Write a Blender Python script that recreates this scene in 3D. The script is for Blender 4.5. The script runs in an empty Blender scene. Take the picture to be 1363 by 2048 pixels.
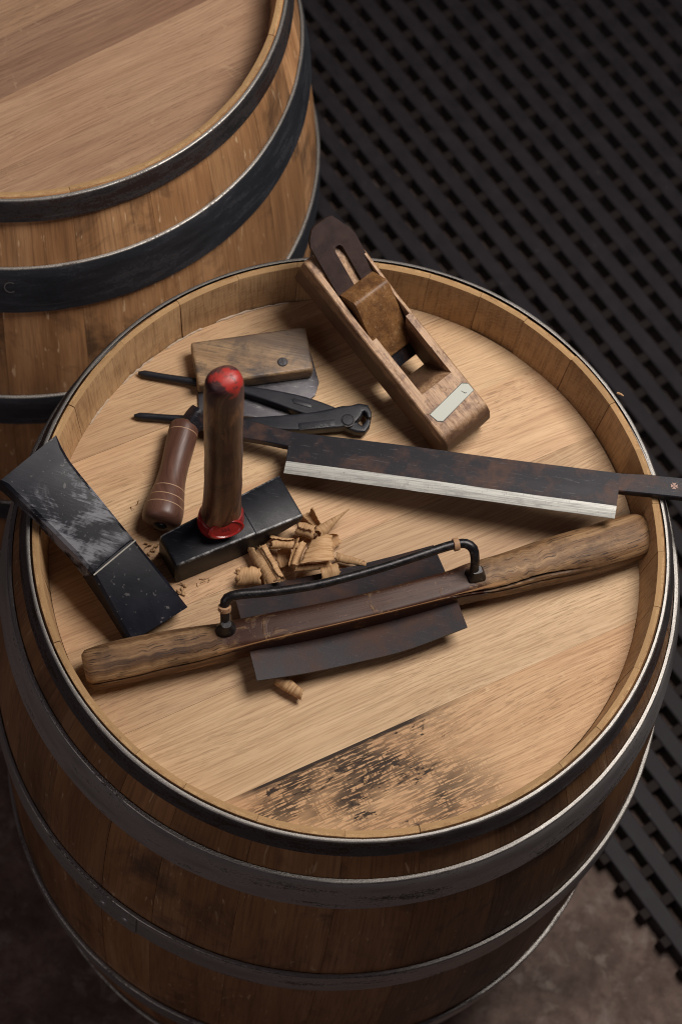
import bpy, bmesh, math, random
from mathutils import Vector, Matrix, noise as mnoise
random.seed(7)
sc = bpy.context.scene
R_ = math.radians
ZR, ZH = 0.945, 0.891            # barrel rim and barrel head above the floor

# ------------------------------------------------------------------ camera
F_PX, CX, CY = 4300.0, 681.5, 1024.0
CAM = Vector((0.0, -0.85641, ZR + 1.81448))
pan, tilt, roll = -0.01498, 1.12232, 0.18156
FW = Vector((math.sin(pan)*math.cos(tilt), math.cos(pan)*math.cos(tilt), -math.sin(tilt)))
r0 = Vector((math.cos(pan), -math.sin(pan), 0)); u0 = r0.cross(FW)
RT = math.cos(roll)*r0 + math.sin(roll)*u0
UP = -math.sin(roll)*r0 + math.cos(roll)*u0
cd = bpy.data.cameras.new('camera'); cam = bpy.data.objects.new('camera', cd)
sc.collection.objects.link(cam)
m = Matrix((RT, UP, -FW)).transposed().to_4x4(); m.translation = CAM
cam.matrix_world = m
cd.sensor_fit = 'VERTICAL'; cd.sensor_height = 36.0; cd.lens = F_PX/2048*36
cd.clip_start = 0.05; cd.clip_end = 60
cd.dof.use_dof = True; cd.dof.focus_distance = 2.0; cd.dof.aperture_fstop = 7.2
sc.camera = cam

# ------------------------------------------------------------------ light
w = bpy.data.worlds.new('World'); sc.world = w; w.use_nodes = True
w.node_tree.nodes['Background'].inputs[0].default_value = (0.46, 0.33, 0.45, 1)
w.node_tree.nodes['Background'].inputs[1].default_value = 0.05
def area(name, loc, target, size, power, col):
    d = bpy.data.lights.new(name, 'AREA'); d.shape = 'SQUARE'; d.size = size
    d.energy = power; d.color = col
    o = bpy.data.objects.new(name, d); sc.collection.objects.link(o)
    o.location = loc
    o.rotation_euler = (Vector(target)-Vector(loc)).to_track_quat('-Z', 'Y').to_euler()
area('softbox_lamp', (0.56, 0.48, 2.49), (0.05, 0.0, 0.89), 0.75, 39, (1.0, 0.93, 0.87))
area('fill_lamp', (-1.6, -1.8, 2.3), (0.0, 0.0, 0.6), 1.8, 8.5, (1.0, 0.88, 0.87))
sc.view_settings.view_transform = 'Standard'; sc.view_settings.look = 'None'
sc.view_settings.exposure = 0.0; sc.view_settings.gamma = 1.0
sc.render.engine = 'CYCLES'
sc.cycles.use_denoising = True
sc.cycles.denoising_input_passes = 'RGB_ALBEDO_NORMAL'
sc.cycles.denoising_prefilter = 'ACCURATE'
sc.cycles.use_adaptive_sampling = False
sc.cycles.max_bounces = 8
sc.cycles.filter_width = 1.1

# ------------------------------------------------------------------ helpers
def U(x, y, z):
    """world point where the line of sight of photo pixel (x, y) meets height z"""
    d = FW + RT*((x-CX)/F_PX) - UP*((y-CY)/F_PX)
    return CAM + d*((z-CAM.z)/d.z)
def hit(x, y, O, n):
    d = FW + RT*((x-CX)/F_PX) - UP*((y-CY)/F_PX)
    return CAM + d*((O-CAM).dot(n)/d.dot(n))
def ppm(z, x=680, y=1024):       # photo pixels per metre at that height
    return (U(x+1, y, z)-U(x, y, z)).length**-1

def link(name, me, parent=None):
    o = bpy.data.objects.new(name, me); sc.collection.objects.link(o)
    if parent: o.parent = parent
    return o
def empty(name, loc=(0, 0, 0)):
    o = bpy.data.objects.new(name, None); sc.collection.objects.link(o)
    o.empty_display_size = 0.05; o.location = loc
    return o
def tag(o, label, cat, group=None):
    o['label'] = label; o['category'] = cat
    if group: o['group'] = group
    return o
def mesh(name, verts, faces, mats, parent=None, idx=None, uv=None, smooth=True, bevel=0, seg=2, angle=35):
    """verts are in world space; the object keeps the parent's origin"""
    me = bpy.data.meshes.new(name)
    off = Vector((0, 0, 0)); pp = parent
    while pp: off = off+pp.location; pp = pp.parent
    me.from_pydata([Vector(v)-off for v in verts], [], faces)
    for mt in (mats if isinstance(mats, (list, tuple)) else [mats]): me.materials.append(mt)
    if idx: me.polygons.foreach_set('material_index', idx)
    if uv:
        l = me.uv_layers.new(name='UVMap')
        for lp in me.loops: l.data[lp.index].uv = uv[lp.vertex_index]
    bm = bmesh.new(); bm.from_mesh(me)
    bmesh.ops.recalc_face_normals(bm, faces=bm.faces)
    if bevel:
        es = [e for e in bm.edges if len(e.link_faces) == 2 and e.calc_face_angle(0) > R_(angle)]
        bmesh.ops.bevel(bm, geom=es, offset=bevel, segments=seg, profile=0.6, affect='EDGES', clamp_overlap=True)
    bm.to_mesh(me); bm.free()
    if smooth:
        me.polygons.foreach_set('use_smooth', [True]*len(me.polygons))
        if hasattr(me, 'set_sharp_from_angle'): me.set_sharp_from_angle(angle=R_(38))
    me.update()
    return link(name, me, parent)
def loft(name, rings, mats, parent=None, cap=True, uv_along=None, bevel=0, jitter=0, smooth=True, idx=None):
    n = len(rings[0]); v = []; f = []; uv = []
    acc = 0
    for k, r in enumerate(rings):
        if k: acc += (sum(r, Vector())/n-sum(rings[k-1], Vector())/n).length
        per = 0
        for j, q in enumerate(r):
            if j: per += (q-r[j-1]).length
            v.append(q + (mnoise.noise_vector(q*90)*jitter if jitter else Vector()))
            uv.append((per, acc))
    for k in range(len(rings)-1):
        for j in range(n):
            a = k*n+j; b = k*n+(j+1) % n
            f.append((a, b, b+n, a+n))
    if cap:
        f.append(tuple(range(n))[::-1]); f.append(tuple(range((len(rings)-1)*n, len(rings)*n)))
    return mesh(name, v, f, mats, parent, uv=uv, bevel=bevel, smooth=smooth, idx=idx)
def superring(c, ax, az, a, b, n=24, p=2.0):
    out = []
    for j in range(n):
        t = 2*math.pi*j/n; ct, st = math.cos(t), math.sin(t)
        out.append(c + ax*(a*math.copysign(abs(ct)**(2/p), ct)) + az*(b*math.copysign(abs(st)**(2/p), st)))
    return out
def interp(keys, t):
    """smooth (Catmull-Rom) interpolation of [(t, value...)]"""
    k = 0
    while k < len(keys)-2 and t > keys[k+1][0]: k += 1
    a, b = keys[k], keys[k+1]
    p0 = keys[max(k-1, 0)]; p3 = keys[min(k+2, len(keys)-1)]
    s = (t-a[0])/(b[0]-a[0]); s = min(max(s, 0), 1); res = []
    for i in range(1, len(a)):
        ma = (b[i]-p0[i])/(b[0]-p0[0])*(b[0]-a[0]) if b[0] != p0[0] else 0
        mb = (p3[i]-a[i])/(p3[0]-a[0])*(b[0]-a[0]) if p3[0] != a[0] else 0
        res.append((2*s**3-3*s*s+1)*a[i]+(s**3-2*s*s+s)*ma+(-2*s**3+3*s*s)*b[i]+(s**3-s*s)*mb)
    return res
def tube(name, pts, rad, mats, parent, n=12, sub=6, p=2.0):
    keys = []; acc = 0
    for i, q in enumerate(pts):
        if i: acc += (q-pts[i-1]).length
        keys.append((acc, q.x, q.y, q.z, rad[i] if isinstance(rad, (list, tuple)) else rad))
    N = (len(pts)-1)*sub; C = [interp(keys, acc*i/N) for i in range(N+1)]
    rings = []; prev = None
    for i in range(N+1):
        a = Vector(C[max(i-1, 0)][:3]); b = Vector(C[min(i+1, N)][:3]); t = (b-a).normalized()
        s = (prev - t*prev.dot(t)).normalized() if prev else t.orthogonal().normalized()
        prev = s
        rings.append(superring(Vector(C[i][:3]), s, t.cross(s), C[i][3], C[i][3], n, p))
    return loft(name, rings, mats, parent)
def prism(name, pts, thick, mats, parent, bevel=0.0006, idx=None, nrm=Vector((0, 0, 1))):
    """polygon pts (top face) extruded by thick against nrm"""
    n = len(pts); v = list(pts)+[q-nrm*thick for q in pts]
    f = [tuple(range(n)), tuple(range(n, 2*n))[::-1]]+[(i, (i+1) % n, (i+1) % n+n, i+n) for i in range(n)]
    return mesh(name, v, f, mats, parent, bevel=bevel, angle=25)
def ngon_smooth(pts, k=5):
    """closed Catmull-Rom through 3-D points"""
    out = []; n = len(pts)
    for i in range(n):
        p0, p1, p2, p3 = pts[i-1], pts[i], pts[(i+1) % n], pts[(i+2) % n]
        for j in range(k):
            s = j/k
            out.append(0.5*((2*p1)+(p2-p0)*s+(2*p0-5*p1+4*p2-p3)*s*s+(3*p1-p0-3*p2+p3)*s**3))
    return out

# ------------------------------------------------------------------ materials
class M:
    def __init__(s, name, rough=0.5, metal=0.0, spec=0.5):
        s.m = bpy.data.materials.new(name); s.m.use_nodes = True; s.t = s.m.node_tree
        s.b = s.t.nodes['Principled BSDF']
        s.b.inputs['Roughness'].default_value = rough; s.b.inputs['Metallic'].default_value = metal
        s.b.inputs['Specular IOR Level'].default_value = spec
    def n(s, typ, **kw):
        q = s.t.nodes.new(typ)
        for k, v in kw.items(): setattr(q, k, v)
        return q
    def set(s, sock, val):
        if isinstance(val, bpy.types.NodeSocket): s.t.links.new(val, sock)
        else: sock.default_value = (val+(1,) if isinstance(val, tuple) and len(val) == 3 and sock.type == 'RGBA' else val)
    def coord(s, kind='Object'):
        return s.n('ShaderNodeTexCoord').outputs[kind]
    def rnd(s): return s.n('ShaderNodeObjectInfo').outputs['Random']
    def vmap(s, vec, scale=(1, 1, 1), shift=True):
        mp = s.n('ShaderNodeMapping'); s.set(mp.inputs['Vector'], vec); mp.inputs['Scale'].default_value = scale
        if shift:
            c = s.n('ShaderNodeVectorMath', operation='SCALE'); c.inputs[0].default_value = (37.3, 91.7, 53.1)
            s.set(c.inputs['Scale'], s.rnd()); s.set(mp.inputs['Location'], c.outputs[0])
        return mp.outputs[0]
    def noise(s, vec, scale=1, detail=4, rough=0.55, dist=0):
        q = s.n('ShaderNodeTexNoise'); s.set(q.inputs['Vector'], vec)
        q.inputs['Scale'].default_value = scale; q.inputs['Detail'].default_value = detail
        q.inputs['Roughness'].default_value = rough; q.inputs['Distortion'].default_value = dist
        return q.outputs[0]
    def ramp(s, fac, *stops):
        q = s.n('ShaderNodeValToRGB'); s.set(q.inputs[0], fac)
        while len(q.color_ramp.elements) < len(stops): q.color_ramp.elements.new(0.5)
        for e, (pos, c) in zip(q.color_ramp.elements, stops):
            e.position = pos; e.color = (c, c, c, 1) if isinstance(c, (int, float)) else c+(1,)
        return q.outputs[0]
    def step(s, fac, a, b): return s.ramp(fac, (a, 0.0), (b, 1.0))
    def mix(s, fac, a, b, mode='MIX'):
        q = s.n('ShaderNodeMix', data_type='RGBA', blend_type=mode)
        s.set(q.inputs[0], fac); s.set(q.inputs[6], a); s.set(q.inputs[7], b)
        return q.outputs[2]
    def math(s, op, a, b=0.0, c=0.0):
        q = s.n('ShaderNodeMath', operation=op)
        s.set(q.inputs[0], a); s.set(q.inputs[1], b); s.set(q.inputs[2], c)
        return q.outputs[0]
    def sep(s, vec):
        q = s.n('ShaderNodeSeparateXYZ'); s.set(q.inputs[0], vec); return q.outputs
    def hsv(s, col, h=0.5, sat=1.0, v=1.0):
        q = s.n('ShaderNodeHueSaturation'); s.set(q.inputs['Hue'], h); s.set(q.inputs['Saturation'], sat); s.set(q.inputs['Value'], v); s.set(q.inputs['Color'], col)
        return q.outputs[0]
    def vary(s, col, amt):
        return s.hsv(col, 0.5, 1.0, s.math('MULTIPLY_ADD', s.rnd(), amt*2, 1-amt))
    def out(s, col=None, rough=None, bump=None, bstr=0.3, bdist=0.0005, metal=None):
        if col is not None: s.set(s.b.inputs['Base Color'], col)
        if rough is not None: s.set(s.b.inputs['Roughness'], rough)
        if metal is not None: s.set(s.b.inputs['Metallic'], metal)
        if bump is not None:
            q = s.n('ShaderNodeBump'); q.inputs['Strength'].default_value = bstr; q.inputs['Distance'].default_value = bdist
            s.set(q.inputs['Height'], bump); s.set(s.b.inputs['Normal'], q.outputs[0])
        return s.m

def head_oak(name, stain=False, dull=False, pale=False):
    """pale planed oak: x along the grain"""
    k = M(name, 0.55, spec=0.3); c = k.coord('Object')
    if dull == 2: la, lb, lc = (0.27, 0.155, 0.095), (0.36, 0.22, 0.14), (0.17, 0.092, 0.058)
    elif dull: la, lb, lc = (0.34, 0.205, 0.122), (0.45, 0.29, 0.18), (0.22, 0.125, 0.075)
    elif pale == 2: la, lb, lc = (0.445, 0.28, 0.152), (0.545, 0.37, 0.21), (0.285, 0.16, 0.083)
    elif pale: la, lb, lc = (0.51, 0.34, 0.185), (0.61, 0.43, 0.25), (0.33, 0.195, 0.10)
    else: la, lb, lc = (0.47, 0.295, 0.16), (0.575, 0.385, 0.222), (0.30, 0.17, 0.088)
    wob = k.noise(k.vmap(c, (2.2, 7, 1)), 1, 2, 0.5)
    cv = k.n('ShaderNodeVectorMath', operation='ADD'); k.set(cv.inputs[0], k.vmap(c, (1, 1, 1)))
    wv = k.n('ShaderNodeCombineXYZ'); k.set(wv.inputs[1], k.math('MULTIPLY', wob, 0.05)); k.set(cv.inputs[1], wv.outputs[0])
    c2 = cv.outputs[0]
    def sc_(v): return k.vmap(c2, v, False)
    broad = k.noise(sc_((1.5, 38, 1)), 1, 4, 0.6)
    fine = k.noise(sc_((14, 560, 1)), 1, 3, 0.7)
    pores = k.noise(sc_((55, 820, 1)), 1, 2, 0.55)
    patch = k.noise(sc_((5, 11, 1)), 1, 3, 0.6)
    fleck = k.noise(sc_((60, 34, 1)), 1, 3, 0.6, 1.2)
    col = k.mix(k.step(broad, 0.32, 0.68), la, lb)
    col = k.mix(k.math('MULTIPLY', k.step(fine, 0.44, 0.70), 0.8), col, lc)
    col = k.mix(k.math('MULTIPLY', k.step(k.noise(sc_((5, 170, 1)), 1, 4, 0.7), 0.50, 0.72), 0.35), col, lc)
    pm = k.math('MULTIPLY', k.step(pores, 0.57, 0.64), k.step(patch, 0.36, 0.62))
    col = k.mix(k.math('MULTIPLY', pm, 0.45), col, (0.13, 0.068, 0.036))
    fm = k.math('MULTIPLY', k.step(fleck, 0.62, 0.70), k.step(patch, 0.48, 0.62))
    col = k.mix(k.math('MULTIPLY', fm, 0.35), col, (0.62, 0.45, 0.27))
    col = k.mix(k.step(k.noise(sc_((3, 6, 1)), 1, 3), 0.45, 0.85), col, k.mix(1.0, col, (0.80, 0.70, 0.68), 'MULTIPLY'))
    h = k.math('SUBTRACT', fine, k.math('MULTIPLY', pm, 0.6))
    if stain:
        x, y, z = k.sep(c)
        blot = k.noise(k.vmap(c, (24, 46, 1), False), 1, 5, 0.7, 0.8)
        big = k.noise(k.vmap(c, (11, 16, 1), False), 1, 3, 0.6)
        dash = k.noise(k.vmap(c, (58, 520, 1), False), 1, 2, 0.5, 0.15)
        crs = k.noise(k.vmap(c, (420, 70, 1), False), 1, 3, 0.6, 0.3)
        xs = k.math('ADD', x, 0.5)
        xn = k.math('MULTIPLY_ADD', k.noise(k.vmap(c, (20, 30, 1), False), 1, 3), 0.06, xs)
        reg = k.math('MULTIPLY', k.step(xn, 0.315, 0.35), k.ramp(xn, (0.505, 1.0), (0.575, 0.0)))
        soft = k.step(big, 0.33, 0.62)
        d1 = k.math('MULTIPLY', k.step(k.math('MULTIPLY_ADD', big, 0.25, dash), 0.60, 0.625), soft)
        d2 = k.math('MULTIPLY', k.step(k.math('MULTIPLY_ADD', dash, 0.28, blot), 0.725, 0.755), 1.0)
        d3 = k.math('MULTIPLY', k.step(k.math('MULTIPLY_ADD', blot, 0.6, crs), 0.86, 0.90), soft)
        sm = k.math('MULTIPLY', k.math('MAXIMUM', k.math('MULTIPLY', d1, 0.97), k.math('MAXIMUM', d2, k.math('MULTIPLY', d3, 0.8))), reg)
        seam = k.math('MULTIPLY', k.step(k.math('MULTIPLY_ADD', dash, 0.007, y), 0.0525, 0.0535), k.math('MULTIPLY', reg, k.step(blot, 0.30, 0.42)))
        sm = k.math('MAXIMUM', sm, seam)
        col = k.mix(k.math('MULTIPLY', reg, 0.12), col, k.mix(1.0, col, (0.85, 0.80, 0.66), 'MULTIPLY'))
        col = k.mix(k.math('MULTIPLY', sm, 0.95), col, (0.010, 0.007, 0.007))
        k.b.inputs['Specular IOR Level'].default_value = 0.12
        h = k.math('SUBTRACT', h, k.math('MULTIPLY', sm, 1.2))
    col = k.vary(col, 0.14)
    return k.out(col, k.math('MULTIPLY_ADD', fine, 0.25, 0.42), h, 0.4, 0.0005)
OAK = head_oak('pale_planed_oak'); OAK_P = head_oak('light_figured_oak', pale=True); OAK_R = head_oak('rosy_planed_oak', pale=2); OAK_ST = head_oak('stained_weathered_oak', stain=True); OAK_D = head_oak('greyed_planed_oak', dull=True); OAK_D2 = head_oak('brown_grey_planed_oak', dull=2)

def stave_outer(name, dark=1.0):
    k = M(name, 0.5, spec=0.35); c = k.coord('UV')
    broad = k.noise(k.vmap(c, (26, 2.4, 1)), 1, 4, 0.6, 0.4)
    fine = k.noise(k.vmap(c, (430, 11, 1)), 1, 3, 0.7)
    pat = k.noise(k.vmap(c, (11, 7, 1)), 1, 5, 0.65, 0.5)
    fl = k.noise(k.vmap(c, (190, 30, 1)), 1, 2, 0.5, 0.6)
    col = k.ramp(broad, (0.28, (0.145*dark, 0.066*dark, 0.026*dark)), (0.5, (0.25*dark, 0.122*dark, 0.05*dark)), (0.72, (0.34*dark, 0.185*dark, 0.085*dark)))
    col = k.mix(k.math('MULTIPLY', k.step(fine, 0.46, 0.70), 0.55), col, (0.085*dark, 0.038*dark, 0.017*dark))
    col = k.mix(k.math('MULTIPLY', k.step(fl, 0.665, 0.72), 0.6), col, (0.48*dark, 0.33*dark, 0.19*dark))
    col = k.mix(k.math('MULTIPLY', k.step(pat, 0.53, 0.68), 0.75), col, (0.035, 0.024, 0.02))
    col = k.vary(col, 0.30)
    if dark > 1.5: col = k.hsv(col, 0.502, 0.96, 1.04)
    return k.out(col, k.math('MULTIPLY_ADD', fine, 0.25, 0.38), fine, 0.35, 0.0004)
ST_A = stave_outer('shaded_oak_stave', 1.0); ST_B = stave_outer('lit_oak_stave', 1.95)  # one oak in two tones: near shade and rear light put into colour
def stave_inner():
    k = M('sawn_stave_inside', 0.7, spec=0.2); c = k.coord('UV')
    g = k.noise(k.vmap(c, (420, 30, 1)), 1, 3, 0.6)
    saw = k.noise(k.vmap(c, (40, 620, 1)), 1, 3, 0.6, 0.5)
    saw2 = k.n('ShaderNodeTexWave', wave_type='BANDS', bands_direction='DIAGONAL'); k.set(saw2.inputs['Vector'], k.vmap(c, (1, 1.6, 1))); saw2.inputs['Scale'].default_value = 75; saw2.inputs['Distortion'].default_value = 7.0; saw2.inputs['Detail Scale'].default_value = 2
    pt = k.noise(k.vmap(c, (16, 22, 1)), 1, 3, 0.6)
    col = k.ramp(pt, (0.3, (0.37, 0.215, 0.105)), (0.7, (0.55, 0.35, 0.18)))
    col = k.mix(k.math('MULTIPLY', k.step(g, 0.45, 0.7), 0.5), col, (0.13, 0.062, 0.028))
    ln = k.math('MULTIPLY', k.step(saw2.outputs[0], 0.86, 0.98), k.step(k.noise(k.vmap(c, (9, 13, 1)), 1, 2), 0.42, 0.56))
    col = k.mix(k.math('MULTIPLY', ln, 0.5), col, (0.52, 0.37, 0.21))
    col = k.mix(k.math('MULTIPLY', k.step(saw, 0.55, 0.7), 0.4), col, (0.15, 0.075, 0.035))
    col = k.vary(col, 0.16)
    return k.out(col, 0.68, k.math('ADD', g, saw), 0.4, 0.0005)
ST_IN = stave_inner()
def stave_end():
    k = M('stave_end_grain', 0.7, spec=0.2); c = k.coord('UV')
    g = k.noise(k.vmap(c, (700, 900, 1)), 1, 3, 0.7); p = k.noise(k.vmap(c, (60, 130, 1)), 1, 4, 0.7)
    col = k.ramp(p, (0.3, (0.27, 0.15, 0.065)), (0.65, (0.48, 0.31, 0.15)))
    col = k.mix(k.step(g, 0.5, 0.75), col, (0.20, 0.105, 0.045))
    col = k.mix(k.math('MULTIPLY', k.step(k.noise(k.vmap(c, (30, 200, 1)), 1, 4, 0.7), 0.60, 0.70), 0.6), col, (0.07, 0.04, 0.025))
    return k.out(k.vary(col, 0.12), 0.7, g, 0.5, 0.0005)
ST_END = stave_end()
def hoop_iron(name, base, rust, rustamt, metal=0.88):
    k = M(name, 0.42, 0.85); c = k.coord('UV')
    a = k.noise(k.vmap(c, (14, 60, 1)), 1, 5, 0.65); b = k.noise(k.vmap(c, (420, 420, 1)), 1, 3, 0.7)
    s = k.noise(k.vmap(c, (9, 700, 1)), 1, 3, 0.6)
    col = k.mix(k.step(a, 0.3, 0.75), base, tuple(x*1.9 for x in base))
    rm = k.math('MULTIPLY', k.step(k.math('MULTIPLY_ADD', b, 0.5, a), 0.80-rustamt, 0.95-rustamt), 1.0)
    col = k.mix(rm, col, rust)
    col = k.mix(k.math('MULTIPLY', k.step(s, 0.64, 0.70), 0.25), col, (0.45, 0.44, 0.43))
    return k.out(col, k.math('ADD', k.math('MULTIPLY_ADD', b, 0.28, 0.26), k.math('MULTIPLY', rm, 0.22)), k.math('ADD', b, k.math('MULTIPLY', s, 0.4)), 0.35, 0.0004, k.math('MULTIPLY_ADD', rm, -0.5*metal, metal))
IRON_A = hoop_iron('worn_grey_hoop_iron', (0.27, 0.265, 0.265), (0.08, 0.06, 0.055), 0.0, 0.68)
IRON_RIM = hoop_iron('dark_pitted_hoop_iron', (0.11, 0.105, 0.11), (0.04, 0.024, 0.02), 0.13)
IRON_EDGE = hoop_iron('bare_edge_highlight', (0.23, 0.22, 0.205), (0.075, 0.062, 0.055), 0.06)  # bare edge metal, lightened so the edge highlight is painted in
IRON_B = hoop_iron('blue_black_hoop_iron', (0.10, 0.115, 0.14), (0.05, 0.035, 0.03), 0.0)

def tool_steel(name, base, alt, rough=0.42, metal=0.6, sc1=30, thr=(0.45, 0.62), spec_=(0.3, 0.3, 0.32), scr=0.3, spec=0.5):
    k = M(name, rough, metal, spec); c = k.coord('Object')
    a = k.noise(k.vmap(c, (1, 1, 1)), sc1, 6, 0.68, 0.3); b = k.noise(k.vmap(c, (1, 1, 1)), 900, 3, 0.7)
    s = k.noise(k.vmap(c, (60, 700, 200)), 1, 3, 0.6, 0.4)
    d = k.noise(k.vmap(c, (1, 1, 1)), 210, 2, 0.5)
    col = k.mix(k.step(a, *thr), base, alt)
    col = k.mix(k.math('MULTIPLY', k.step(s, 0.62, 0.70), scr), col, spec_)
    col = k.mix(k.math('MULTIPLY', k.step(d, 0.72, 0.77), scr*0.8), col, spec_)
    col = k.mix(k.math('MULTIPLY', b, 0.35), col, tuple(x*0.5 for x in base))
    return k.out(col, k.math('MULTIPLY_ADD', a, 0.35, rough-0.16), k.math('ADD', b, k.math('MULTIPLY', a, 0.6)), 0.3, 0.0004)
PATINA = tool_steel('rust_patinated_steel', (0.014, 0.013, 0.018), (0.072, 0.036, 0.025), 0.45, 0.15, 28, (0.48, 0.66), (0.2, 0.2, 0.2), 0.3, 0.25)
PATINA2 = tool_steel('brown_grey_blade_steel', (0.022, 0.018, 0.021), (0.062, 0.029, 0.019), 0.50, 0.1, 22, (0.42, 0.68), (0.12, 0.11, 0.11), 0.25, 0.2)
k = M('ground_bright_steel', 0.45, 0.3); c = k.coord('UV')
g1 = k.noise(k.vmap(c, (1100, 22, 1)), 1, 3, 0.65); g2 = k.noise(k.vmap(c, (160, 60, 1)), 1, 5, 0.7, 0.5); g3 = k.noise(k.vmap(c, (300, 700, 1)), 1, 2, 0.6)
col = k.mix(k.step(g1, 0.42, 0.68), (0.50, 0.50, 0.46), (0.24, 0.24, 0.23)); col = k.mix(k.math('MULTIPLY', k.step(g2, 0.52, 0.68), 0.55), col, (0.20, 0.20, 0.195)); col = k.mix(k.math('MULTIPLY', k.step(g3, 0.64, 0.72), 0.6), col, (0.12, 0.11, 0.11))
BRIGHT = k.out(col, k.math('MULTIPLY_ADD', g1, 0.3, 0.3), g1, 0.3, 0.0003)
BARE = M('bare_worn_edge', 0.4, 0.3).out((0.50, 0.48, 0.42))
WORN_GLINT = tool_steel('worn_edge_highlight', (0.03, 0.03, 0.034), (0.26, 0.26, 0.26), 0.42, 0.3, 150, (0.45, 0.62))  # pale flecks on the worn bevels paint in the edge highlight
BLACK = tool_steel('black_painted_steel', (0.006, 0.007, 0.011), (0.012, 0.012, 0.017), 0.40, 0.0, 45, (0.45, 0.7), (0.16, 0.16, 0.18), 0.22, 0.22)
FORGED = tool_steel('black_forged_rod_iron', (0.018, 0.017, 0.019), (0.05, 0.046, 0.046), 0.34, 0.6, 120, (0.45, 0.7))
NIPPER = tool_steel('satin_black_pincer_steel', (0.012, 0.013, 0.018), (0.018, 0.018, 0.024), 0.40, 0.0, 60, (0.4, 0.7), (0.2, 0.2, 0.2), 0.06, 0.32)
PLATE = tool_steel('grey_violet_plate_steel', (0.045, 0.040, 0.048), (0.10, 0.097, 0.10), 0.42, 0.5, 55, (0.45, 0.7), (0.35, 0.35, 0.35), 0.4)
PLANE_IRON = tool_steel('brown_plane_iron', (0.040, 0.025, 0.024), (0.062, 0.034, 0.027), 0.42, 0.5, 40, (0.4, 0.7), (0.18, 0.12, 0.10), 0.3)
def driver_steel():
    k = M('scuffed_driver_steel', 0.4, 0.0, 0.18); c = k.coord('Object'); x, y, z = k.sep(c)
    a = k.noise(k.vmap(c, (1, 1, 1), False), 24, 6, 0.62, 0.5); b = k.noise(k.vmap(c, (1, 1, 1), False), 800, 3, 0.7)
    s = k.noise(k.vmap(c, (60, 600, 60), False), 1, 4, 0.65, 0.8)
    t = k.coord('UV'); u, v, _ = k.sep(t)
    zone = k.math('MULTIPLY', k.step(v, 0.022, 0.045), k.ramp(v, (0.115, 1.0), (0.128, 0.0)))
    m_ = k.math('MULTIPLY', k.step(k.math('MULTIPLY_ADD', s, 0.34, a), 0.62, 0.73), zone)
    col = k.mix(m_, k.mix(k.step(a, 0.4, 0.7), (0.007, 0.008, 0.013), (0.015, 0.015, 0.022)), (0.20, 0.205, 0.23))
    col = k.mix(k.math('MULTIPLY', k.step(k.noise(k.vmap(c, (1, 1, 1), False), 230, 2), 0.66, 0.70), 0.35), col, (0.22, 0.21, 0.20))
    return k.out(col, k.math('MULTIPLY_ADD', a, 0.35, 0.24), k.math('ADD', k.math('MULTIPLY', b, 0.4), k.math('MULTIPLY', s, 0.8)), 0.16, 0.0004)
DRIVER = driver_steel()

def tool_wood(name, c0, c1, c2, rings=(90, 10), rough=0.5, dirt=0.4, dirtc=(0.03, 0.018, 0.014), grime=22, uvs=True, sheen=0.4, pores=0.5):
    """UV: u across, v along the grain"""
    k = M(name, rough, spec=sheen); c = k.coord('UV' if uvs else 'Object')
    def mp(u_, v_): return k.vmap(c, (u_, v_, 1) if uvs else (v_, u_, u_), True)
    broad = k.noise(mp(*rings), 1, 4, 0.6, 0.5)
    fine = k.noise(mp(640, 26), 1, 3, 0.65); po = k.noise(mp(800, 60), 1, 2, 0.5)
    g = k.noise(k.vmap(k.coord('Object'), (1, 1, 1)), grime, 5, 0.68, 0.4)
    col = k.ramp(broad, (0.30, c0), (0.5, c1), (0.70, c2))
    col = k.mix(k.math('MULTIPLY', k.step(fine, 0.45, 0.72), 0.5), col, tuple(x*0.4 for x in c0))
    col = k.mix(k.math('MULTIPLY', k.step(po, 0.60, 0.68), pores), col, dirtc)
    col = k.mix(k.math('MULTIPLY', k.step(g, 0.48, 0.64), dirt), col, dirtc)
    return k, col, fine, g
k, col, fine, g = tool_wood('weathered_ash_handle', (0.085, 0.045, 0.022), (0.18, 0.10, 0.05), (0.27, 0.165, 0.085), (150, 9), 0.5, 0.35)
ASH = k.out(col, k.math('MULTIPLY_ADD', fine, 0.3, 0.36), fine, 0.5, 0.0006)
k, col, fine, g = tool_wood('plane_stock_beech', (0.33, 0.185, 0.098), (0.44, 0.27, 0.152), (0.52, 0.34, 0.20), (260, 14), 0.55, 0.75, (0.11, 0.05, 0.03), 70, uvs=False)
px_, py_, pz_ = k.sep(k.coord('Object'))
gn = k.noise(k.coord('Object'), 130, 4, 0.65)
grime_shade = k.math('MAXIMUM', k.ramp(k.math('MULTIPLY_ADD', gn, 0.016, px_), (0.016, 1.0), (0.023, 0.0)), k.ramp(k.math('MULTIPLY_ADD', gn, 0.012, pz_), (0.034, 1.0), (0.042, 0.0)))
sn_ = k.noise(k.vmap(k.coord('Object'), (55, 620, 300)), 1, 3, 0.6, 0.8); nk_ = k.noise(k.coord('Object'), 110, 5, 0.7, 0.6)
grime_shade = k.math('MAXIMUM', grime_shade, k.math('MULTIPLY', k.step(sn_, 0.60, 0.66), 0.55))
grime_shade = k.math('MAXIMUM', grime_shade, k.math('MULTIPLY', k.step(nk_, 0.63, 0.68), 0.8))
grime_shade = k.math('MAXIMUM', grime_shade, k.math('MULTIPLY', k.step(k.math('ABSOLUTE', py_), 0.0284, 0.0288), 0.85))  # beside the grime, shade of the side faces is painted into the colour
col = k.mix(k.math('MULTIPLY', grime_shade, 0.9), col, (0.070, 0.034, 0.019))
BEECH = k.out(col, 0.52, k.math('SUBTRACT', fine, grime_shade), 0.5, 0.0007)
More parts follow.
